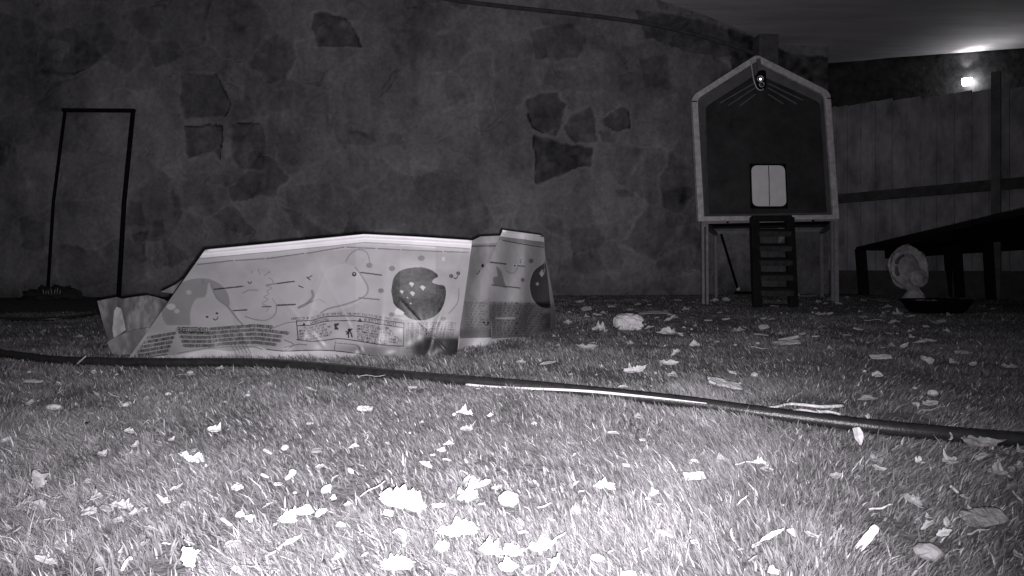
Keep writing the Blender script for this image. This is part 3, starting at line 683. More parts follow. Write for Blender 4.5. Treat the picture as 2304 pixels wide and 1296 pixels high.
blob('foliage', cl+Vector((0, 0, .03)), (.21), .10, .07, M['soil'], 3, .9, 5, parent=clump)
s_ = MB()
for k in range(7):
    a = PX(98+k*6, 662, 4.58); s_.tube([a, a+Vector((random.uniform(-.01, .01), 0, random.uniform(.03, .06)))], [.003, .0015], 5)
s_.out('stalk', M['coop_trim'], clump)

# ================================================================ HEN HOUSE
DC = 4.0
coop = empty('hen_house', (PX(1735, 600, 4.5).x, 4.5, 0), 'raised plastic hen house with peaked roof and small pale pop door', 'hen house')
def rp_(P, d, n=5):
    """rounded polygon corners; P = (x, y, radius) in layout units"""
    out = []; m = len(P)
    for i in range(m):
        p = np.array(P[i][:2], float); a = np.array(P[i-1][:2], float); b = np.array(P[(i+1) % m][:2], float); r = P[i][2]
        if r == 0: out.append(PX(p[0], p[1], d)); continue
        da = (a-p)/np.linalg.norm(a-p); db = (b-p)/np.linalg.norm(b-p); s0, s1 = p+da*r, p+db*r
        for k in range(n+1):
            t = k/n; q = s0*(1-t)**2+p*2*t*(1-t)+s1*t*t; out.append(PX(q[0], q[1], d))
    return out
OUT = [(1572, 498, 3), (1557, 215, 14), (1703, 122, 10), (1869, 206, 16), (1889, 493, 3)]
INN = [(1585, 487, 2), (1570, 222, 12), (1703, 138, 6), (1857, 214, 12), (1876, 483, 2)]
IN2 = [(1594, 484, 2), (1586, 236, 8), (1600, 222, 0), (1703, 160, 0), (1842, 222, 0), (1850, 238, 8), (1862, 480, 2)]
IN1b = [(1585, 487, 2), (1574, 232, 6), (1578, 217, 6), (1703, 140, 4), (1851, 214, 6), (1859, 230, 6), (1876, 483, 2)]
r = MB(); r.ring(rp_(OUT, DC), rp_(INN, DC), (0, .045, 0)); r.out('front_frame', M['coop_trim'], coop, bev=.004)
# shell: walls and roof running back
sh = MB(); O2 = [(p[0], p[1], p[2]) for p in OUT]
o_ = rp_(O2, DC); ctr = sum(o_, Vector())/len(o_); o_ = [ctr+(p-ctr)*.985 for p in o_]; sh.ring([p+Vector((.023, .046, 0)) for p in o_], [ctr+(p-ctr)*.93+Vector((.023, .046, 0)) for p in o_], (.9*.502, .9, 0)); sh.out('shell', M['coop_grey'], coop)
# recessed trim band
def inset(P, k, dy): 
    c0 = sum(P, Vector())/len(P); return [c0+(p-c0)*k+Vector((0, dy, 0)) for p in P]
m1 = rp_(INN, DC, 5); m2 = [PX(CX+(p.x/p.y*F-0), HY-(p.z-EYE)/p.y*F, DC+.07) for p in rp_([(1594, 484, 2), (1586, 240, 12), (1703, 165, 6), (1846, 230, 12), (1862, 480, 2)], DC, 5)]
tb = MB(); n = len(m1); va = [tb.bm.verts.new(p+Vector((0, .02, 0))) for p in m1]; vb = [tb.bm.verts.new(p) for p in m2]
for k in range(n): tb.bm.faces.new((va[k], va[(k+1) % n], vb[(k+1) % n], vb[k]))
o = tb.out('inner_trim', M['coop_grey'], coop); md = o.modifiers.new('s', 'SOLIDIFY'); md.thickness = .006
r = MB(); r.prism([p+Vector((0, .002, 0)) for p in m2], (0, .02, 0)); r.out('front_panel', M['coop_dark'], coop)
for k, (xa, ya, xm, ym, xb, yb) in enumerate([(1620, 232, 1696, 188, 1806, 226), (1638, 238, 1698, 198, 1792, 234), (1665, 238, 1700, 212, 1762, 234)]):
    d = DC+.064
    r = MB(); r.bar(PX(xa, ya, d), PX(xm, ym, d), .008, .01); r.out('roof_ridge', M['coop_grey'], coop)
    r = MB(); r.bar(PX(1728, ym, d), PX(xb, yb, d), .008, .01); r.out('roof_ridge', M['coop_grey'], coop)
# pop door
dr = rp_([(1691, 372, 14), (1766, 372, 14), (1770, 464, 14), (1694, 464, 14)], DC+.055, 6)
r = MB(); r.prism(dr, (0, .012, 0)); door = r.out('pop_door', M['door'], coop, bev=.002)
r = MB(); pa = [PX(1729.5+.02*y+random.uniform(-.4, .4), 373+y, DC+.0545) for y in range(0, 92, 6)]; r.tube(pa, .003, 6); r.out('slit', M['black'], door)
r = MB(); r.prism([p+Vector((0, .008, 0)) for p in [DCp for DCp in [PX(1688, 368, DC+.055), PX(1770, 368, DC+.055), PX(1774, 469, DC+.055), PX(1690, 469, DC+.055)]]], (0, .003, 0)); r.out('door_frame', M['black'], coop)
for sx, sy in ((1562, 228), (1867, 221)):
    r = MB(); r.bar(PX(sx-6, sy, DC-.002), PX(sx+7, sy, DC-.002), .007, .004); r.out('seam', M['black'], coop)
# stand
def leg(P): 
    r = MB()
    for (x0, y0, x1, y1, d, w) in P: r.bar(PX(x0, y0, d), PX(x1, y1, d), w, .02)
    r.out('leg', M['steel'], coop)
leg([(1580.5, 498, 1582, 684, DC+.02, .017), (1590, 500, 1591, 684, DC+.035, .017)])
leg([(1880, 494, 1882, 679, DC+.02, .028), (1871, 496, 1873, 677, DC+.05, .012)])
leg([(1609, 530, 1611, 668, 5.0, .024)])
leg([(1847, 524, 1849, 668, 5.0, .03)])
for a, b_, w in (((1580, 501, DC+.03), (1884, 494, DC+.03), .022), ((1612, 524, 5.0), (1850, 518, 5.0), .034), ((1586, 506, DC+.05), (1611, 527, 4.98), .03), ((1878, 500, DC+.05), (1849, 523, 4.98), .03)):
    r = MB(); r.bar(PX(*a), PX(*b_), w, .03, up=(0, 1, .01) if a[2] != b_[2] else (0, 1, 0)) if a[2] == b_[2] else r.bar(PX(*a), PX(*b_), .03, w, up=(0, 0, 1))
    r.out('stand_rail', M['steel'], coop)
r = MB(); r.prism([PX(1590, 503, DC+.08), PX(1874, 498, DC+.08), PX(1846, 508, 4.92), PX(1614, 513, 4.92)], (0, 0, .02)); r.out('floor_tray', M['black'], coop)
for x in (1637, 1829):
    r = MB(); r.lathe([(.008, 0), (.008, .006), (.0, .007)], PX(x, 500-(x-1637)*.02, DC+.0), (0, -1, 0), 10); r.out('bolt', M['black'], coop)
# ladder
lad = empty('ladder', (PX(1740, 600, 3.8).x, 3.8, 0), 'dark ladder with flat rungs leaning on the hen house front', 'ladder')
for x0, x1 in ((1697, 1704), (1776, 1785)):
    r = MB(); r.bar(PX(x0, 489, DC-.05), PX(x1, 691, 3.80), .062, .04, bev=.004); r.out('side_rail', M['ladder'], lad)
for i, y in enumerate((524, 557, 589, 622, 656)):
    t = (y-489)/202.; d = (DC-.05)*(1-t)+3.80*t; xa = 1697+7*t; xb = 1776+9*t
    r = MB(); r.box((PX((xa+xb)/2, y, d).x, d, PX(0, y, d).z), ((xb-xa)/F*d-.03, .10, .040), (math.radians(14), 0, 0), bev=.003); r.out('rung', M['rung'], lad)
r = MB(); r.bar(PX(1691, 492, DC-.06), PX(1780, 491, DC-.06), .045, .05, bev=.01); r.out('top_plate', M['ladder'], lad)
r = MB(); r.bar(PX(1700, 687, 3.80), PX(1786, 686, 3.80), .012, .012); r.out('foot_bar', M['ladder'], lad)
# camera hung from the peak
sc = empty('security_camera', PX(1712, 175, DC-.05), 'small dark camera with shining lens rings hung under the hen house peak', 'camera')
r = MB(); r.box(PX(1713, 181, DC-.01), (.056, .07, .15), bev=.02); r.out('body', M['black'], sc)
r = MB(); r.bar(PX(1705, 133, DC-.0), PX(1709, 160, DC-.0), .03, .02); r.out('mount', M['coop_grey'], sc)
def torus(c, R, r0, m, name, parent, n=20):
    b = MB(); pts = [Vector(c)+Vector((R*math.cos(a), 0, R*math.sin(a))) for a in np.linspace(0, 2*math.pi, n+1)]; b.tube(pts, r0, 6); return b.out(name, m, parent)
torus(PX(1711, 177, DC-.052), .022, .0035, M['coop_trim'], 'lens_ring', sc)
torus(PX(1714, 190, DC-.052), .018, .0035, M['coop_trim'], 'lens_ring', sc)
r = MB(); r.lathe([(.009, 0), (.007, .004), (0, .006)], PX(1711, 178, DC-.05), (0, -1, 0), 16); r.out('lamp_lens', M['led'], sc)
r = MB(); r.lathe([(.012, 0), (.009, .004), (0, .006)], PX(1714, 190, DC-.05), (0, -1, 0), 16); r.out('lens', M['glass'], sc)
r = MB(); r.tube([PX(x, y, DC-.03) for x, y in spline([(1689, 134), (1692, 155), (1696, 180), (1703, 198), (1712, 203), (1718, 199), (1718, 190)], 5)], .0042, 6); r.out('cable', M['coop_trim'], sc)
# broom leaning in the shade below
br = empty('broom', PX(1660, 655, 5.1), 'black broom leaning under the hen house behind the ladder', 'broom'); 
r = MB(); r.tube([PX(1623, 528, 4.75), PX(1660, 650, 5.15)], .012, 8); r.out('handle', M['black'], br)
r = MB(); r.box(PX(1661, 650, 5.14), (.03, .03, .035), bev=.008); r.out('socket', M['drinker'], br)
r = MB(); r.box(PX(1676, 659, 5.14), (.2, .05, .025), bev=.006); r.out('head', M['black'], br)

# ================================================================ LOW DARK TABLE
tb_ = empty('low_table', (PX(2100, 600, 4.8).x, 4.8, 0), 'low black table filling the right side beside the fence', 'table')
tl = PX(1926, 556, 5.35); nr = PX(2420, 441, 2.45); fr1 = PX(1990, 562, 5.6); fr1 = tl+Vector((.5, .18, 0)); 
nearR = nr; farR = Vector((5.3, 3.9, nr.z*.9+.06)); farL = Vector((3.95, 5.42, tl.z))
r = MB(); r.prism([tl, nearR, farR, farL], (0, 0, -.035)); r.out('tabletop', M['table'], tb_)
r = MB(); r.bar(farL+Vector((0, 0, -.07)), farR+Vector((0, 0, -.07)), .03, .10, up=(0, 0, 1)); r.out('added_apron', M['black'], tb_)  # board added to darken the space under the far table edge
for x, y0, y1, d, w in ((1936, 560, 660, 5.32, .085), (2132, 545, 662, 5.0, .05), (2152, 545, 664, 4.9, .06), (2222, 540, 668, 4.6, .055), (2420, 520, 690, 3.6, .07)):
    r = MB(); a = PX(x, y0, d); b_ = PX(x+8, 600, d); b_.z = 0; r.bar(a, b_, w, .05); r.out('leg', M['table'], tb_)
# tipped drinker
dk_ = empty('poultry_drinker', (PX(2055, 0, 4.55).x, 4.55, 0), 'pale round dish shaped drinker tipped on its side by the table', 'drinker')
ax = Vector((.16, -1, .10)).normalized(); cdr = PX(2036, 604, 4.6)
wob = lambda k, j: .05*math.sin(k*.9+j)+.03*math.sin(k*2.3+j*2)
r = MB(); r.lathe([(.0, -.05), (.10, -.045), (.17, -.01), (.20, .03), (.205, .045), (.19, .04), (.16, .012), (.145, .0), (.135, .015), (.12, .03), (.08, .035), (0, .04)], cdr, ax, 40, wob); r.out('dish', M['drinker'], dk_)
tr = MB(); u1 = ax.cross(Vector((0, 0, 1))).normalized(); u2 = u1.cross(ax); tr.tube([cdr+ax*.02+(u1*math.cos(a)+u2*math.sin(a))*.115 for a in np.linspace(-.7, 1.5, 14)], [.006]+[.016]*12+[.006], 8); tr.out('inner_ridge', M['coop_grey'], dk_)
hc = cdr+Vector((.085, -.045, -.085)); r = MB(); r.lathe([(.078, -.02), (.082, .012), (.070, .028), (.052, .018), (.045, .026), (.02, .036), (0, .038)], hc, ax, 28, lambda k, j: .05*math.sin(k*1.7+j)); r.out('cap', M['drinker'], dk_)
bc = PX(2056, 672, 4.45); bc.z = 0; r = MB(); r.lathe([(.10, 0), (.085, .04), (.05, .085), (.02, .105), (0, .11)], bc, (0, 0, 1), 24, lambda k, j: .08*math.sin(k*1.1)); r.out('base', M['drinker'], dk_)
r = MB(); r.tube([PX(2063, 645, 4.42), PX(2078, 664, 4.35)], .006, 6); r.out('spout', M['drinker'], dk_)
# black tray
td = 3.32; tc = PX(2106, 600, td); tc.z = 0
tray = empty('feed_tray', tc, 'shallow black feed tray with scraps lying in the grass at the right', 'tray')
r = MB(); R0 = .205
for_p = [(.15, .004), (.165, .02), (.20, .075), (.208, .078), (.21, .085), (.198, .085), (.188, .075), (.155, .02), (0, .016)]
r.lathe(for_p, tc, (0, 0, 1), 36); o = r.out('dish', M['black'], tray); 
for v in o.data.vertices: v.co.y *= .75
r = MB()
for k in range(9): 
    a = tc+Vector((random.uniform(-.10, .04), random.uniform(-.05, .08), .072)); r.box(a, (random.uniform(.03, .06), .03, .012), (random.uniform(-.4, .4), random.uniform(-.3, .3), random.uniform(0, 3)))
r.out('feed_scraps', M['pillar'], tray)

# ================================================================ PALE ROCK
rk = PX(1414, 741, GD(741)); rk.z = 0
def rock():
    rnd = np.random.default_rng(4); bm = bmesh.new(); bmesh.ops.create_icosphere(bm, subdivisions=6, radius=1)
    P = np.array([v.co[:] for v in bm.verts]); cc = rnd.normal(size=(26, 3)); cc /= np.linalg.norm(cc, axis=1)[:, None]
    dd = np.sort(np.arccos(np.clip(P @ cc.T, -1, 1)), axis=1); cre = np.clip((dd[:, 1]-dd[:, 0])/.22, 0, 1)**.7
    sx = np.sign(P)*np.abs(P)**.7
    for v, k, q in zip(bm.verts, cre, sx):
        f = .74+.26*k; v.co = Vector((q[0]*.069*f*1.02, q[1]*.055*f, q[2]*.043*f+.034))+rk
    for f in bm.faces: f.smooth = True
    me = bpy.data.meshes.new('rock'); bm.to_mesh(me); bm.free(); return me
tag(link('rock', rock(), M['rock'], None, rk), 'pale lumpy rock standing in the grass right of the pool', 'rock')

# ================================================================ GROUND LITTER: each piece its own object
LIT = []   # (px, py, w, h, angle, kind, tone, name-of-landmark or None)
def reg(x0, y0, s, rows):
    for r in rows:
        LIT.append((x0+r[0]/s, y0+r[1]/s, r[2]/s, r[3]/s, r[4], r[5], r[6], r[7] if len(r) > 7 else None))
reg(0, 780, 2.512, [
 (185,197,100,16,-2,'chip',.6), (305,342,85,42,0,'peb',.6,'broad pale pebble half sunk in the grass at the left'), (715,330,40,50,0,'peb',.6), (950,265,35,22,0,'peb',.7), (1212,490,75,40,-8,'leaf',.9,'bright almond shaped leaf below the long hose'),
 (35,525,45,45,10,'peb',.6), (730,483,60,22,-10,'leaf',.7), (970,530,35,16,0,'leaf',.7), (765,570,30,36,0,'leaf',.6), (575,618,50,36,-20,'leaf',.5), (735,618,34,40,0,'leaf',.5),
 (1080,655,150,72,-22,'rag',.95,'bright ragged torn leaf with comb like edge'), (1165,683,36,26,20,'leaf',.9), (220,790,90,110,-60,'leaf',.4,'dim tall leaf near the left edge of the grass'), (535,885,90,80,20,'leaf',.6), (500,950,90,60,0,'leaf',.55),
 (690,912,110,46,-5,'rag',.65), (775,955,100,60,20,'rag',.6,'pale crumpled leaf ending the leaf cluster at lower left'), (675,985,60,30,0,'leaf',.5), (1000,808,80,34,25,'leaf',.85), (1340,810,70,30,0,'leaf',.8), (930,885,100,44,-25,'leaf',.75),
 (1045,890,50,45,0,'peb',.7), (1355,960,60,30,0,'leaf',.9), (1410,985,60,45,-40,'leaf',.9), (130,930,110,90,20,'rag',.38,'dim crumpled leaf pile at the left edge'), (215,935,90,80,-30,'leaf',.4), (55,1060,125,50,28,'chip',.45,'dull flat wood chip cut by the left edge'),
 (320,1100,36,32,0,'peb',.5), (305,997,120,10,-3,'stick',.6), (690,1165,30,60,80,'leaf',.6), (260,1225,130,40,-18,'leaf',.6,'long pale leaf in the bottom left corner'), (725,1245,80,90,50,'curl',.95,'bright curled crescent leaf at the bottom left'), (1060,1235,100,110,-60,'rag',.95,'bright white torn leaf at the bottom edge left of centre'),
 (500,430,36,22,0,'dark',.02,'black lump in the grass at the left'), (1075,145,40,22,0,'peb',.5), (1240,125,50,18,0,'leaf',.5), (1050,168,110,7,3,'stick',.5), (530,150,30,30,-40,'leaf',.45), (165,140,25,16,0,'peb',.45), (170,325,40,26,0,'leaf',.5),
 (510,378,35,10,0,'chip',.5), (1400,270,36,20,0,'peb',.5), (1025,260,30,20,0,'peb',.4), (460,100,50,14,50,'stick',.5), (640,290,70,6,-30,'stick',.5)])
reg(560, 780, 2.512, [
 (510,128,36,26,20,'peb',.85,'bright pebble lying on the hose'), (655,353,85,26,-4,'chip',.9,'bright oblong chip in the middle of the lawn'), (1220,383,90,36,-10,'rag',.9,'bright knobbly scrap right of the lawn centre'), (1160,380,26,26,0,'peb',.85), (1362,393,36,18,10,'leaf',.85), (1230,480,75,36,0,'leaf',.5),
 (345,433,40,11,5,'chip',.7), (205,567,45,36,0,'peb',.85), (590,572,65,24,12,'leaf',.7), (1000,683,78,50,-25,'leaf',.8,'bright veined leaf in mid lawn'), (575,712,40,32,-40,'leaf',.85), (240,757,75,60,35,'leaf',.85,'bright folded leaf with pointed tip left of centre'), (165,777,46,15,0,'chip',.85),
 (440,808,55,76,0,'peb',.95,'bright egg shaped pebble left of centre'), (475,860,40,30,0,'leaf',.85), (260,820,30,15,0,'peb',.7), (700,850,140,12,38,'stick',.6,'thin curved twig near the lower centre'), (760,855,50,52,-50,'leaf',.8), (1090,588,50,20,-5,'leaf',.8), (1130,555,62,20,5,'leaf',.7),
 (1315,812,120,70,18,'leaf',.55,'ribbed striped leaf beside the white oval stone'), (1235,880,100,86,0,'rag',.9,'bright crumpled leaf left of the white oval stone'), (1250,775,80,50,0,'leaf',.45), (1465,865,115,80,0,'peb',1.0,'large white oval stone near the bottom centre'), (870,925,240,110,-12,'rag',.95,'large bright torn leaf at the bottom centre'),
 (1075,910,80,24,5,'leaf',.8), (220,1010,110,90,0,'rag',.95,'bright lobed leaf with a hole at lower left of centre'), (310,955,120,50,0,'leaf',.8), (405,970,80,74,30,'leaf',.75), (1170,1070,220,80,5,'rag',.95,'wide bright folded leaf below the big torn leaf'), (850,1105,90,110,-55,'curl',.95,'bright curled leaf standing at the bottom centre'),
 (250,1115,130,44,28,'leaf',.85), (1090,1155,80,60,0,'leaf',.95), (150,1262,50,46,0,'peb',.95), (840,1265,180,70,4,'rag',.95,'large bright leaf cut by the bottom edge at centre'), (1370,1185,130,80,-15,'rag',.95), (1470,1180,80,80,30,'leaf',.95), (520,1015,60,22,0,'leaf',.85), (175,1130,28,36,0,'peb',.85), (115,222,36,24,0,'leaf',.4), (350,245,60,18,-20,'leaf',.45), (690,175,160,8,2,'stick',.45), (925,230,50,12,0,'chip',.6), (910,483,18,16,0,'peb',.9), (670,522,16,36,70,'leaf',.85), (1040,617,30,12,0,'leaf',.8), (480,745,60,16,45,'leaf',.6)])
reg(1120, 780, 2.512, [
 (205,430,36,22,0,'peb',.75), (655,490,70,16,-8,'leaf',.75), (820,527,36,10,0,'chip',.85), (1110,663,50,30,0,'curl',.95,'small bright looped curl right of centre'), (1265,655,54,54,0,'leaf',.45), (1400,672,120,8,10,'stick',.8), (1488,678,64,58,-10,'rag',.95,'bright folded leaf at the end of a thin stalk'), (1520,705,80,30,-8,'leaf',.6),
 (1110,738,110,42,5,'chip',.9,'bright square ended chip right of centre'), (605,803,120,50,-8,'rag',.95,'bright hump backed leaf in lower mid lawn'), (650,770,30,14,0,'peb',.9), (990,783,36,30,0,'peb',.7), (885,838,56,46,30,'leaf',.9,'bright pointed leaf right of the hump backed leaf'), (850,860,30,12,0,'chip',.9), (440,945,50,50,0,'leaf',.7),
 (265,920,80,10,25,'stick',.8), (950,1070,90,32,-28,'leaf',.9), (562,1187,75,38,0,'peb',1.0,'small white oval pebble near the bottom edge'), (250,1155,150,72,12,'rag',1.0,'wide white leaf under a twig at bottom centre'), (95,1180,120,60,0,'rag',1.0), (320,1260,110,80,60,'rag',1.0), (740,1282,90,44,0,'peb',1.0), (1315,1080,26,72,-80,'leaf',.7),
 (60,1270,110,60,0,'leaf',1.0), (330,1135,110,10,45,'stick',.8), (500,15,90,16,-5,'leaf',.5), (1005,42,60,34,30,'leaf',.55), (285,98,100,16,12,'leaf',.45), (775,155,130,44,6,'rag',.62,'crumpled pale leaf just behind the hose'), (960,108,120,24,-6,'leaf',.55), (990,170,62,30,-10,'leaf',.5), (890,150,20,36,80,'peb',.55),
 (710,227,60,14,0,'leaf',.6), (1285,213,190,44,-13,'chip',.68,'long pale bark strip behind the hose right of centre'), (1330,147,46,14,-15,'chip',.75), (1452,160,40,34,0,'peb',.6), (820,250,40,18,-30,'leaf',.5), (1380,900,60,8,50,'stick',.8), (915,885,22,12,0,'peb',.9), (1480,15,100,8,-8,'stick',.6), (795,402,46,30,0,'leaf',.45), (100,297,14,12,0,'peb',.9), (130,95,60,22,0,'leaf',.4)])
reg(1700, 780, 2.512, [
 (635,302,120,26,3,'leaf',.42), (988,332,85,30,10,'leaf',.62,'pale half moon leaf behind the hose at the right'), (910,325,34,36,0,'peb',.6), (1003,265,55,38,0,'peb',.72,'round white pebble behind the hose at the right'), (1005,363,120,6,15,'stick',.5), (635,400,18,30,90,'leaf',.6), (935,292,26,10,60,'chip',.5),
 (580,530,50,98,0,'up',.9,'pale oval leaf standing upright below the hose at the right'), (1280,565,210,62,0,'rag',.42,'broad dull leaf touching the hose at the far right'), (1095,665,82,55,15,'leaf',.62,'ribbed shell like leaf at the right'), (925,658,42,42,0,'rag',.85), (665,645,42,40,0,'leaf',.45), (690,695,90,22,-15,'leaf',.65),
 (452,745,66,36,10,'leaf',.5), (585,742,42,15,0,'leaf',.6), (1275,625,66,36,30,'chip',.42), (1375,735,130,60,-10,'rag',.42,'dull ragged leaf under the broad dull leaf'), (1115,820,52,56,-40,'curl',.85,'bright hooked leaf at the lower right'), (1180,858,52,40,-30,'leaf',.6), (890,895,72,56,0,'rag',.5), (1480,890,80,90,-55,'leaf',.45,'dull leaf at the lower right edge'),
 (1290,980,235,84,8,'chip',.30,'big dull bark slab at the lower right edge'), (710,932,132,18,17,'stick',.9,'bright thick straight stick at the lower right'), (1065,1070,92,46,20,'leaf',.8,'bright leaf below the bark slab'), (1080,1000,20,52,88,'leaf',.6), (1260,1065,130,10,18,'stick',.5), (970,1018,82,34,35,'leaf',.55), (975,1165,142,92,6,'peb',.48,'dull half domed stone at the lower right'),
 (625,1115,180,60,50,'chip',.95,'bright white splinter of wood leaning in the lower right grass'), (90,1080,160,40,28,'leaf',.95,'bright narrow bone shaped leaf at lower right of centre'), (205,1080,66,60,-40,'leaf',.85), (310,1080,90,44,-20,'leaf',.7), (1487,1195,62,42,-10,'leaf',.42), (100,1280,56,36,0,'rag',.95), (1375,635,32,24,0,'leaf',.45), (1210,925,26,30,0,'leaf',.5),
 (1490,685,25,52,80,'leaf',.4), (1450,700,20,32,80,'leaf',.4), (690,168,58,46,10,'leaf',.72,'bright three pointed leaf on the right lawn'), (710,60,115,24,2,'chip',.66,'long pale chip on the far right lawn'), (952,65,36,26,0,'peb',.55), (988,90,30,40,80,'leaf',.5), (615,135,20,18,0,'peb',.7), (1120,87,46,24,5,'leaf',.5), (1230,105,40,28,30,'leaf',.5),
 (1170,33,80,18,0,'chip',.6), (1410,118,50,24,0,'leaf',.5), (1460,118,46,22,0,'leaf',.5), (900,232,22,24,0,'peb',.55), (425,15,22,20,0,'leaf',.5), (975,965,24,30,0,'leaf',.6), (155,890,22,12,0,'peb',.8), (1100,515,20,40,88,'leaf',.6), (475,1040,60,14,35,'leaf',.7), (1500,600,40,40,0,'leaf',.5)])
reg(1240, 640, 4.114, [
 (955,262,285,22,2,'chip',.42,'long flat pale strip behind the lumpy rock'), (1100,335,120,34,28,'leaf',.6,'curled pale leaf right of the lumpy rock'), (450,430,130,48,-12,'rag',.55,'pale knotted leaf left of the lumpy rock'), (1100,470,220,50,-6,'rag',.55,'long ragged leaf in front right of the lumpy rock'), (910,402,100,18,15,'leaf',.5), (735,552,64,36,0,'leaf',.55), (1330,572,90,40,0,'rag',.62),
 (320,605,200,34,-4,'leaf',.42,'dim stretched leaf beside the pool end'), (1455,333,70,12,0,'chip',.55), (1618,320,70,14,8,'chip',.6), (1790,402,60,18,-20,'leaf',.5), (1945,462,130,14,-6,'chip',.5), (2190,540,220,34,4,'chip',.6,'pile of pale splinters in front of the ladder'), (2200,505,180,24,12,'chip',.6), (1912,545,40,32,0,'peb',.5),
 (1705,558,30,30,0,'peb',.45), (155,365,70,44,0,'rag',.5), (330,305,62,18,0,'leaf',.45), (805,190,70,24,8,'leaf',.4), (1228,412,34,30,0,'curl',.6), (1300,412,28,22,0,'peb',.5), (1303,475,26,24,0,'leaf',.4), (2070,206,90,10,0,'stick',.5), (2048,322,60,10,0,'leaf',.6), (25,485,36,30,0,'leaf',.5), (870,372,26,40,0,'peb',.5),
 (1040,122,34,10,0,'chip',.4), (1560,260,50,10,0,'chip',.4), (2130,262,18,16,0,'peb',.6), (2182,265,14,12,0,'peb',.6), (1340,372,16,14,0,'peb',.7), (1480,512,24,24,0,'leaf',.45), (470,770,22,26,0,'leaf',.5), (65,570,40,26,0,'leaf',.4), (180,840,50,16,0,'leaf',.4), (400,120,70,10,0,'leaf',.3), (120,145,80,10,0,'leaf',.3)])
reg(1760, 640, 4.235, [
 (395,300,150,30,4,'rag',.55,'pale leaf heap in front of the hen house right leg'), (865,348,165,14,3,'stick',.6,'straight pale stick before the black tray'), (1070,360,100,24,8,'rag',.5), (1215,310,110,16,6,'leaf',.6,'pale sliver at the front edge of the black tray'), (1370,400,56,18,2,'chip',.7), (1000,222,112,14,5,'leaf',.45), (1265,160,165,12,4,'stick',.5,'thin pale stick lying across the far rim of the black tray'),
 (965,165,100,8,-8,'stick',.5), (745,318,60,22,-20,'leaf',.5), (792,312,50,12,0,'leaf',.55), (630,132,72,22,-10,'leaf',.5), (160,125,70,36,-10,'leaf',.5,'pale curled leaf at the right foot of the ladder'), (270,110,170,36,2,'peb',.22,'dim rounded stone under the hen house'), (320,235,50,12,0,'leaf',.45), (415,185,50,12,15,'leaf',.5), (1235,512,46,36,10,'leaf',.65),
 (1215,450,46,26,20,'leaf',.55), (1165,590,98,44,32,'leaf',.6,'pale slanted leaf between the tray and the hose'), (1362,552,205,34,3,'rag',.58,'long pale leaf on the dim right lawn'), (1045,595,66,44,-10,'leaf',.42), (955,600,40,10,0,'chip',.5), (1515,605,40,16,0,'peb',.5), (520,380,15,14,0,'peb',.5), (735,255,24,16,0,'peb',.6), (290,266,26,20,0,'peb',.55),
 (272,330,32,18,0,'leaf',.5), (2000,240,60,10,15,'leaf',.35), (1010,262,28,10,0,'leaf',.5), (970,275,40,16,25,'leaf',.5), (440,150,60,10,0,'leaf',.4), (210,372,30,8,0,'leaf',.5), (380,405,90,14,10,'leaf',.35), (120,445,30,14,0,'leaf',.5), (190,470,60,18,15,'chip',.5), (1095,465,20,18,0,'peb',.6), (1320,510,24,20,0,'peb',.4), (815,560,26,16,0,'leaf',.5), (455,620,50,34,0,'leaf',.45), (700,370,12,10,0,'peb',.6), (1690,505,26,26,0,'leaf',.3)])
reg(0, 640, 1, [(175,758,22,7,5,'leaf',.42), (95,748,12,7,0,'leaf',.35), (75,790,12,6,0,'leaf',.35), (120,770,14,4,30,'chip',.35), (1075,873,12,5,0,'peb',.5)])
fix = LIT[-5:]; del LIT[-5:]
for r in fix: LIT.append((r[0], r[1]-640, r[2], r[3], r[4], r[5], r[6], r[7]))
for _ in range(150):
    if random.random() < .68: y = random.uniform(1000, 1290); x = random.choice([random.uniform(20, 1500), random.uniform(300, 2290), random.uniform(20, 900), random.uniform(500, 1300)])
    else: y = random.uniform(700, 1000); x = random.uniform(60, 2290)
    if y < 825 and x < 1280: continue
    hy = float(np.interp(x, [p[0] for p in hp], [p[1] for p in hp]))
    if abs(y-hy) < 26 or min(math.hypot(x-q[0], y-q[1]) for q in LIT) < 24: continue
    sz = float(np.interp(y, [700, 1290], [7, 22]))*random.uniform(.6, 1.5)
    LIT.append((x, y, sz, sz*random.uniform(.25, .6), random.uniform(-45, 45), random.choice(['leaf', 'leaf', 'rag', 'chip', 'chip', 'stick']), random.uniform(.3, .75), 'SPECK'))
for _ in range(75):
    y = 676+95*random.random()**1.3; x = random.uniform(1262, 2200)
    if min(math.hypot(x-q[0], y-q[1]) for q in LIT) < 11 or (1690 < x < 1800 and y < 700): continue
    sz = random.uniform(9, 24)
    LIT.append((x, y, sz, sz*random.uniform(.2, .4), random.uniform(-15, 15), random.choice(['leaf', 'rag', 'chip', 'chip', 'stick']), random.uniform(.35, .62), 'SPECK'))
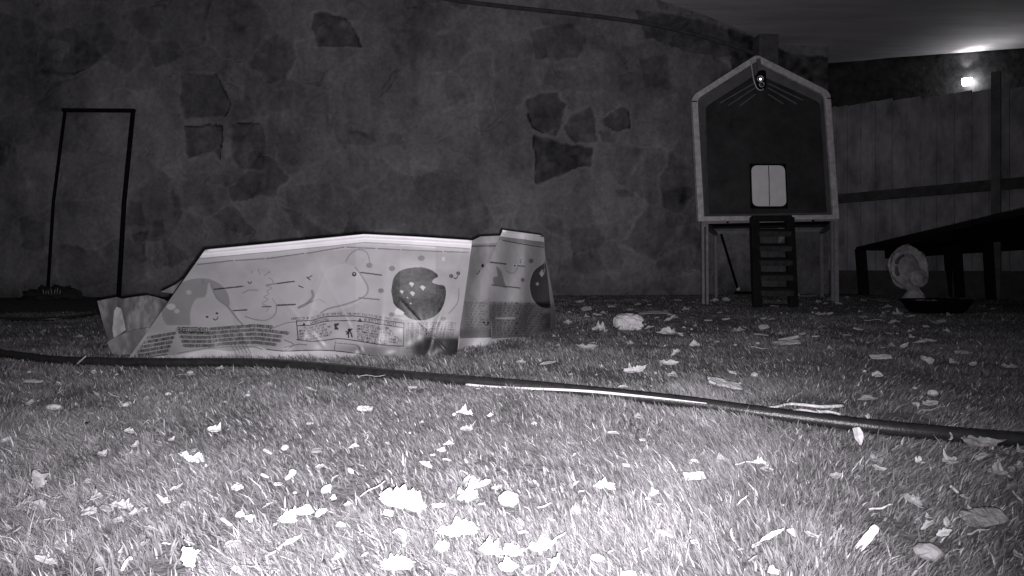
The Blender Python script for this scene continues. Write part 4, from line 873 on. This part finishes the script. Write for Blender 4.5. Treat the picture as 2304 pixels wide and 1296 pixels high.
# fine specks, too small to have a shape
for _ in range(62):
    y = random.choice([random.uniform(690, 780), random.uniform(780, 1000)]); x = random.uniform(60, 2280)
    if y < 815 and x < 1270: continue
    hy = float(np.interp(x, [p[0] for p in hp], [p[1] for p in hp]))
    if abs(y-hy) < 22: continue
    LIT.append((x, y, random.uniform(4, 9), random.uniform(2.5, 5), 0, random.choice(['peb', 'leaf']), random.uniform(.35, .6), 'SPECK'))
NAMES = {'leaf': 'leaf', 'rag': 'leaf', 'curl': 'leaf', 'up': 'leaf', 'peb': 'pebble', 'dark': 'clod', 'chip': 'wood_chip', 'stick': 'twig'}
WORD = {'leaf': 'dry leaf', 'rag': 'crumpled leaf', 'curl': 'curled leaf', 'up': 'leaf', 'peb': 'pebble', 'dark': 'clod', 'chip': 'wood chip', 'stick': 'twig'}
def grid_mesh(name, P, nu, nv, tv, thick):
    """closed thin solid from a (nv, nu, 3) surface"""
    T = P.reshape(-1, 3); dU = np.gradient(P, axis=1); dV = np.gradient(P, axis=0); n = np.cross(dU, dV); n /= (np.linalg.norm(n, axis=-1, keepdims=True)+1e-9)
    Bt = (P-n*thick).reshape(-1, 3); V = np.concatenate([T, Bt]); I = np.arange(nu*nv).reshape(nv, nu); k = nu*nv
    f = np.stack([I[:-1, :-1], I[:-1, 1:], I[1:, 1:], I[1:, :-1]], -1).reshape(-1, 4); g2 = f[:, ::-1]+k
    rim_ = []
    bnd = list(I[0, :])+list(I[1:, -1])+list(I[-1, ::-1][1:])+list(I[::-1, 0][1:])
    for a, b in zip(bnd[:-1], bnd[1:]): rim_.append((b, a, a+k, b+k))
    me = mesh_np(name, V, np.concatenate([f, g2, np.array(rim_)]), True)
    t = np.concatenate([tv.ravel(), tv.ravel()*.9]); set_col(me, np.clip(t, .01, .95)); return me
def make_litter(i, row):
    px, py, w, h, ang, kind, tv, nm = row; rr = np.random.default_rng(1000+i)
    near = py > 1000
    z = .011
    d = GD(max(py+h*.25, 662), z); d = min(d, 5.0)
    L = w/F*d; H = h/F*d; e = math.atan2(EYE, d); c = PX(px, py, d); c.z = max(c.z, .006)
    # keep centre on the ray at the height of the lawn
    d2 = GD(py, z) if py > 665 else d; d2 = min(d2, 5.0); c = PX(px, py, d2); c.z = z+(.42 if kind in ('rag', 'leaf') and w > 24 else .25)*H if py > 665 else .02
    tv = tv*np.interp(py, [650, 800, 1000, 1296], [.8, .78, .66, .64])  # nearer pieces toned down in colour to offset the lamp's strong light
    a = math.radians(ang)
    vertical_len = abs(ang) > 60
    if kind in ('leaf', 'rag', 'curl', 'up', 'chip'):
        if kind == 'up': tilt = math.radians(72)
        else: tilt = math.radians(rr.uniform(18, 34))
        ca, sa = abs(math.cos(a)), abs(math.sin(a))
        # true long side so that the piece spans w x h once turned by the angle
        Lg = max(L, H) if (ca > .5 and sa < .5) else max(L, H)*1.05
        Sh = min(L, H) if not (.3 < sa < .95) else min(L, H)*.62
        if kind == 'up': Lg, Sh = H, L
        Wd = Sh/max(math.sin(tilt+e), .25); Wd = min(Wd, Lg*1.1)
        nu, nv = (19, 9) if kind != 'rag' else (37, 15)
        u = np.linspace(-1, 1, nu)[None]*np.ones((nv, 1)); v = np.linspace(-1, 1, nv)[:, None]*np.ones((1, nu))
        if kind == 'chip':
            wob_ = 1-.35*np.abs(u)**4*rr.uniform(.2, 1)+.16*(vnoise(u*4+9, v*0+i, i)-.5)
            X = u*Lg/2*(1+.06*vnoise(v*3, u*0+i, i+5)); Y = v*Wd/2*wob_; Z = .10*Wd*(vnoise(u*3+3, v*2+3, i)-.5)+.04*Lg*u*u*rr.uniform(-1, 1)
            th = max(.0015, .16*min(Wd, Lg)); tn = tv*(.85+.3*vnoise(u*1.5+7, v*9+3, i))
        else:
            pw = rr.uniform(1.1, 2.4); prof = np.clip(1-np.abs(u)**pw, 0.004, 1)**rr.uniform(.5, .95)*(1-.3*u*rr.uniform(-.8, .9))
            prof = prof*(1+.34*(vnoise(u*3.1+5+i, np.sign(v)*3+9, i)-.5)*2+.22*(vnoise(u*8+5+i, np.sign(v)*3+9, i+7)-.5)*2)
            if kind == 'rag': prof = np.clip(prof, .22, 1.1)*(1+.35*(vnoise(u*3.4+5, np.sign(v)*3+9, i)-.5)*2+.22*(vnoise(u*9+5, np.sign(v)*3+9, i+3)-.5)*2); 
            if kind == 'up': prof = np.sqrt(np.clip(1-((u-.25)/1.28)**2 if True else 0, .02, 1))*np.clip(.45+.7*(u+1), 0, 1)
            Xl = u*Lg/2*(1+(.5*(vnoise(v*3+4, u*0+i, i+3)-.5) if kind == 'rag' else 0)); Y = v*Wd/2*prof; X = Xl
            curl = rr.uniform(.12, .4)*(1.9 if kind == 'curl' else 1)
            Z = curl*Wd*.5*(v*prof)**2*2+rr.uniform(-.16, .22)*Lg*u*u+(.16*Wd*(vnoise(u*3+5, v*3+5, i)-.5) if kind != 'rag' else .34*Wd*(vnoise(u*2.2+5, v*2.2+5, i)-.5))
            if kind == 'curl':
                th0 = u*1.7; X = np.sin(th0)*Lg*.42; Y = (np.cos(th0)-.4)*Lg*.30+v*Wd*.22*prof; Z = .25*Wd*v*v
            Z = Z-np.exp(-(v/.13)**2)*.02*Wd
            th = .0007; tn = tv*(.86+.28*vnoise(u*3+7, v*3+3, i))*(1-.16*np.exp(-(v/.1)**2))*(1-.12*(np.sin(u*9+np.abs(v)*7) > .75))
        P = np.stack([X, Y, Z], -1)
        R = Matrix.Rotation(-e*0, 3, 'X') @ Matrix.Rotation(a if kind != 'up' else 0, 3, 'Y').inverted() @ Matrix.Rotation(tilt, 3, 'X')
        if kind == 'up': R = Matrix.Rotation(math.radians(-8), 3, 'Y') @ Matrix.Rotation(math.radians(75), 3, 'X') @ Matrix.Rotation(math.radians(90), 3, 'Z')
        R = np.array(R); P = P @ R.T
        c.z = max(c.z, .008-P[..., 2].min()*.55)
        me = grid_mesh(NAMES[kind], P+np.array(c), nu, nv, tn, th)
        o = link(NAMES[kind], me, M['chip'] if kind == 'chip' else M['leaf'], None, c)
    elif kind in ('peb', 'dark'):
        bm = bmesh.new(); bmesh.ops.create_icosphere(bm, subdivisions=3 if w > 12 else 2, radius=1)
        P = np.array([q.co[:] for q in bm.verts]); n_ = 1+.22*2*(fbm(P[:, 0]*1.6+P[:, 2]+i*3, P[:, 1]*1.6+P[:, 2]*1.3+5, i, 3)-.5)
        fl = H/2/max(math.sqrt((math.cos(e)*.8)**2+math.sin(e)**2), .3)
        hz = min(fl, L*.45)
        for q, k in zip(bm.verts, n_): q.co = Vector((q.co.x*L/2*k, q.co.y*max(fl, L*.3)*k, q.co.z*hz*.85*k))
        bm.transform(Matrix.Rotation(-a, 4, 'Y'))
        c.z = max(.25*H+.008, .010); bm.transform(Matrix.Translation(c))
        for f in bm.faces: f.smooth = True
        me = bpy.data.meshes.new(NAMES[kind]); bm.to_mesh(me); bm.free(); set_col(me, np.full(len(me.vertices), min(tv, .9)))
        o = link(NAMES[kind], me, M['stone'] if kind == 'peb' else M['black'], None, c)
    else:
        ca, sa = math.cos(a), math.sin(a); n_ = 7; pts = []
        for k in range(n_):
            t = (k/(n_-1)-.5); bend = .06*L*math.sin(k*1.3+i)
            pts.append(c+Vector((t*L, 0, t*L*math.tan(a)*.75+bend*.4))+Vector((0, bend*.6, .004)))
        mz = min(p.z for p in pts)
        for p in pts: p.z += max(0, .012-mz)
        rad = max(.0011, min(h, 18)/F*d2*.34); b = MB(); b.tube(pts, [rad*(1-.5*abs(k/(n_-1)-.3)) for k in range(n_)], 7)
        o = b.out('twig', M['chip'], None, c); set_col(o.data, np.full(len(o.data.vertices), tv))
    return o, c, L
objs = []
for i, row in enumerate(LIT):
    o, c, L = make_litter(i, row); objs.append((o, c, L, row))
# forked branch
bx = [(1716, 918), (1748, 915), (1775, 909), (1810, 911), (1850, 915), (1897, 913)]
bpts = [PX(x, y, GD(y, .02)) for x, y in spline(bx, 4)]
branch = empty('forked_branch', bpts[0], 'pale forked branch lying just behind the hose at the right', 'branch')
r = MB(); r.tube(bpts, [.0022+.0016*k/len(bpts) for k in range(len(bpts))], 8); o = r.out('limb', M['chip'], branch); set_col(o.data, np.full(len(o.data.vertices), .62))
for P in ([(1750, 923), (1775, 927), (1800, 922), (1825, 925), (1850, 933)], [(1840, 927), (1865, 926), (1890, 932)]):
    bp2 = [PX(x, y, GD(y, .02)) for x, y in spline(P, 4)]; r = MB(); r.tube(bp2, [.0034-.0014*k/len(bp2) for k in range(len(bp2))], 7); o = r.out('side_shoot', M['chip'], branch); set_col(o.data, np.full(len(o.data.vertices), .6))
# ---- labels: named pieces first, the rest by their look and the nearest named thing
LM = [(r[0], r[1], r[7]) for r in LIT if r[7] and r[7] != 'SPECK']
ANCH = [(1740, 692, 'the ladder foot'), (1583, 686, "the hen house's left leg"), (1884, 682, "the hen house's right leg"), (2105, 706, 'the black tray'), (1416, 745, 'the lumpy rock'), (1240, 750, "the pool's right end"), (290, 800, "the pool's left corner"), (1805, 918, 'the forked branch'),
        (1050, 868, "the left end of the hose's white stripe"), (2240, 990, 'the far right stretch of hose'), (560, 818, 'the hose under the pool front'), (20, 800, 'the far left end of the hose')]
short = {}
import re
def shorten(s):
    s = re.split(r' (?:half|below|at|near|in|with|lying|beside|left|cut|right|behind|standing|under|touching|leaning|before|lying|between|on|just|ending|of) ', s)[0]; return s
cnt = {}
for x, y, s in LM: cnt[shorten(s)] = cnt.get(shorten(s), 0)+1
for x, y, s in LM:
    if cnt[shorten(s)] == 1: ANCH.append((x, y, 'the '+shorten(s)))
ph = {}
for o, c, L, row in objs:
    px, py, w, h, ang, kind, tv, nm = row
    o['category'] = {'leaf': 'leaf', 'pebble': 'pebble', 'clod': 'clod', 'wood_chip': 'wood chip', 'twig': 'twig'}[NAMES[kind]]
    o['group'] = {'leaf': 'fallen leaves on the lawn', 'pebble': 'pebbles in the grass', 'clod': 'clods on the lawn', 'wood_chip': 'wood chips on the lawn', 'twig': 'twigs on the lawn'}[NAMES[kind]]
    if nm and nm != 'SPECK': o['label'] = nm; continue
    A_ = sorted(ANCH, key=lambda q: math.hypot(q[0]-px, (q[1]-py)*1.6))[0]
    dx, dy = px-A_[0], (py-A_[1])*1.6
    rel = ('right of' if dx > 0 else 'left of') if abs(dx) > abs(dy) else ('below' if dy > 0 else 'above')
    size = 'very tiny' if w < 9 else 'tiny' if w < 14 else ('small' if w < 26 else ('mid sized' if w < 42 else 'large'))
    toneW = 'bright' if tv > .78 else ('pale' if tv > .48 else 'dull')
    key = f"{size} {toneW} {WORD[kind]} {rel} {A_[2]}"
    ph.setdefault(key, []).append((math.hypot(dx, dy), o))
for key, L_ in ph.items():
    L_.sort(key=lambda q: q[0])
    for k, (_, o) in enumerate(L_):
        o['label'] = key if len(L_) == 1 else (key+', '+(('the nearer', 'the farther')[k] if len(L_) == 2 else ('the nearest', 'second nearest', 'third nearest', 'fourth nearest', 'fifth nearest', 'sixth nearest', 'seventh nearest', 'eighth nearest')[min(k, 7)]))

# ================================================================ GRASS
def grass():
    bands = [(.34, .62, 100000), (.62, .9, 95000), (.9, 1.35, 110000), (1.35, 2.1, 105000), (2.1, 3.2, 80000), (3.2, 5.35, 80000)]
    X = []; Y = []
    for a, b, n in bands:
        y = np.sqrt(RNG.uniform(a*a, b*b, n)); x = RNG.uniform(-1, 1, n)*(1.05*y+.22); X.append(x); Y.append(y)
    x = np.concatenate(X); y = np.concatenate(Y)
    se = np.minimum(3.35+.25*np.sin(x*2.1)+.12*np.sin(x*5.3)+np.maximum(0, x+2.4)*1.35, 5.0)
    keep = ~((x < -1.4) & (y > se)) & (y < 5.22+.08*x)
    clumpn = fbm(x*9, y*9, 101, 3); thin = fbm(x*2.3, y*2.3, 102, 3)
    bare = fbm(x*4.5, y*4.5, 107, 4); keep &= RNG.uniform(0, 1, len(x)) < np.clip(.55+1.6*(clumpn-.38), .15, 1)*np.clip(1-(bare-.60)*6, .18, 1)
    # nothing grows under the pool, the hose or the tray
    hx = np.array([p.x for p in pts_h]); hy = np.array([p.y for p in pts_h]); hyy = np.interp(x, hx, hy); keep &= np.abs(y-hyy) > .010
    x, y, clumpn, thin = x[keep], y[keep], clumpn[keep], thin[keep]; n = len(x)
    H = RNG.uniform(.008, .018, n)*np.where(RNG.uniform(0, 1, n) < .07, 1.5, 1)*(.45+1.1*clumpn)*(1+.5*(thin-.5))
    H *= np.interp(y, [.4, .7, 2.0, 5.3], [.95, 1, .9, .62])
    # short in front of the hose and under litter
    fr_h = (y < hyy[keep]) & (y > hyy[keep]-.035); H[fr_h] *= .7
    for o, c, L, row in objs:
        r2 = max(L*.55, .008); m = ((x-c.x)/r2)**2+((y-(c.y-.25*r2))/(r2*.95))**2 < 1; H[m] *= .45
    # pool base: keep blades lower just in front
    for (xa, ya, xb, yb) in ((-1.3, 1.66, -.2, 1.66), (-.2, 1.66, .25, 2.4)):
        pass
    az = np.where(x > .28*y+.05, .15, math.pi)+1.9*(fbm(x*3.1, y*3.1, 111, 3)-.5)*2+RNG.normal(0, .5, n)
    blendx = np.clip((x/y-.42)/.3, 0, 1); az = math.pi*(1-blendx)+.2*blendx+1.5*(fbm(x*2.6, y*2.6, 111, 3)-.5)*2+RNG.normal(0, .8, n)
    lean = RNG.uniform(.3, 1.5, n)*(.75+.5*vnoise(x*5, y*5, 131))
    wd = RNG.uniform(.0005, .0013, n)*np.where(RNG.uniform(0, 1, n) < .08, 1.9, 1)*np.interp(y, [.4, 1.2, 3, 5.3], [.9, 1.15, 1.7, 2.6])
    dxy = np.stack([np.cos(az), np.sin(az)], -1); face = RNG.uniform(0, math.pi, n); sx = np.cos(face)*wd; sy = np.sin(face)*wd*.6
    base_ = np.stack([x, y, np.zeros(n)], -1)
    def pt(t, s, wf):
        ht = H*t; hor = H*lean*t**1.6*.8
        return base_+np.stack([dxy[:, 0]*hor+s*sx*wf, dxy[:, 1]*hor+s*sy*wf, ht*(1-.25*lean*t*.6)], -1)
    P = np.stack([pt(0, -1, 1), pt(0, 1, 1), pt(.55, -1, .85), pt(.55, 1, .85), pt(1, -1, .12), pt(1, 1, .12)], 1)
    V = P.reshape(-1, 3); b = (np.arange(n)*6)[:, None]
    Fc = np.concatenate([b+np.array([[0, 1, 3, 2]]), b+np.array([[2, 3, 5, 4]])], 0)
    me = mesh_np('grass', V, Fc, True)
    t = (.085+.13*RNG.uniform(0, 1, n)**1.5)*(.45+1.1*thin)*np.clip(.7+.7*(fbm(x*14, y*14, 141, 3)-.3), .5, 1.2); dry = RNG.uniform(0, 1, n) < .06; t[dry] = RNG.uniform(.25, .5, dry.sum())
    tt = np.stack([t*.75, t*.75, t, t, t*1.15, t*1.15], 1).ravel()  # roots darker, tips lighter: shade between blades put into the tone
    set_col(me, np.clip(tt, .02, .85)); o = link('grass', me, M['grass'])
    tag(o, 'short coarse grass covering the yard floor', 'grass', kind='stuff')
pts_h = pts
pts_h = [PX(x, y, GD(y, HZ)) for x, y in hp]
grass()
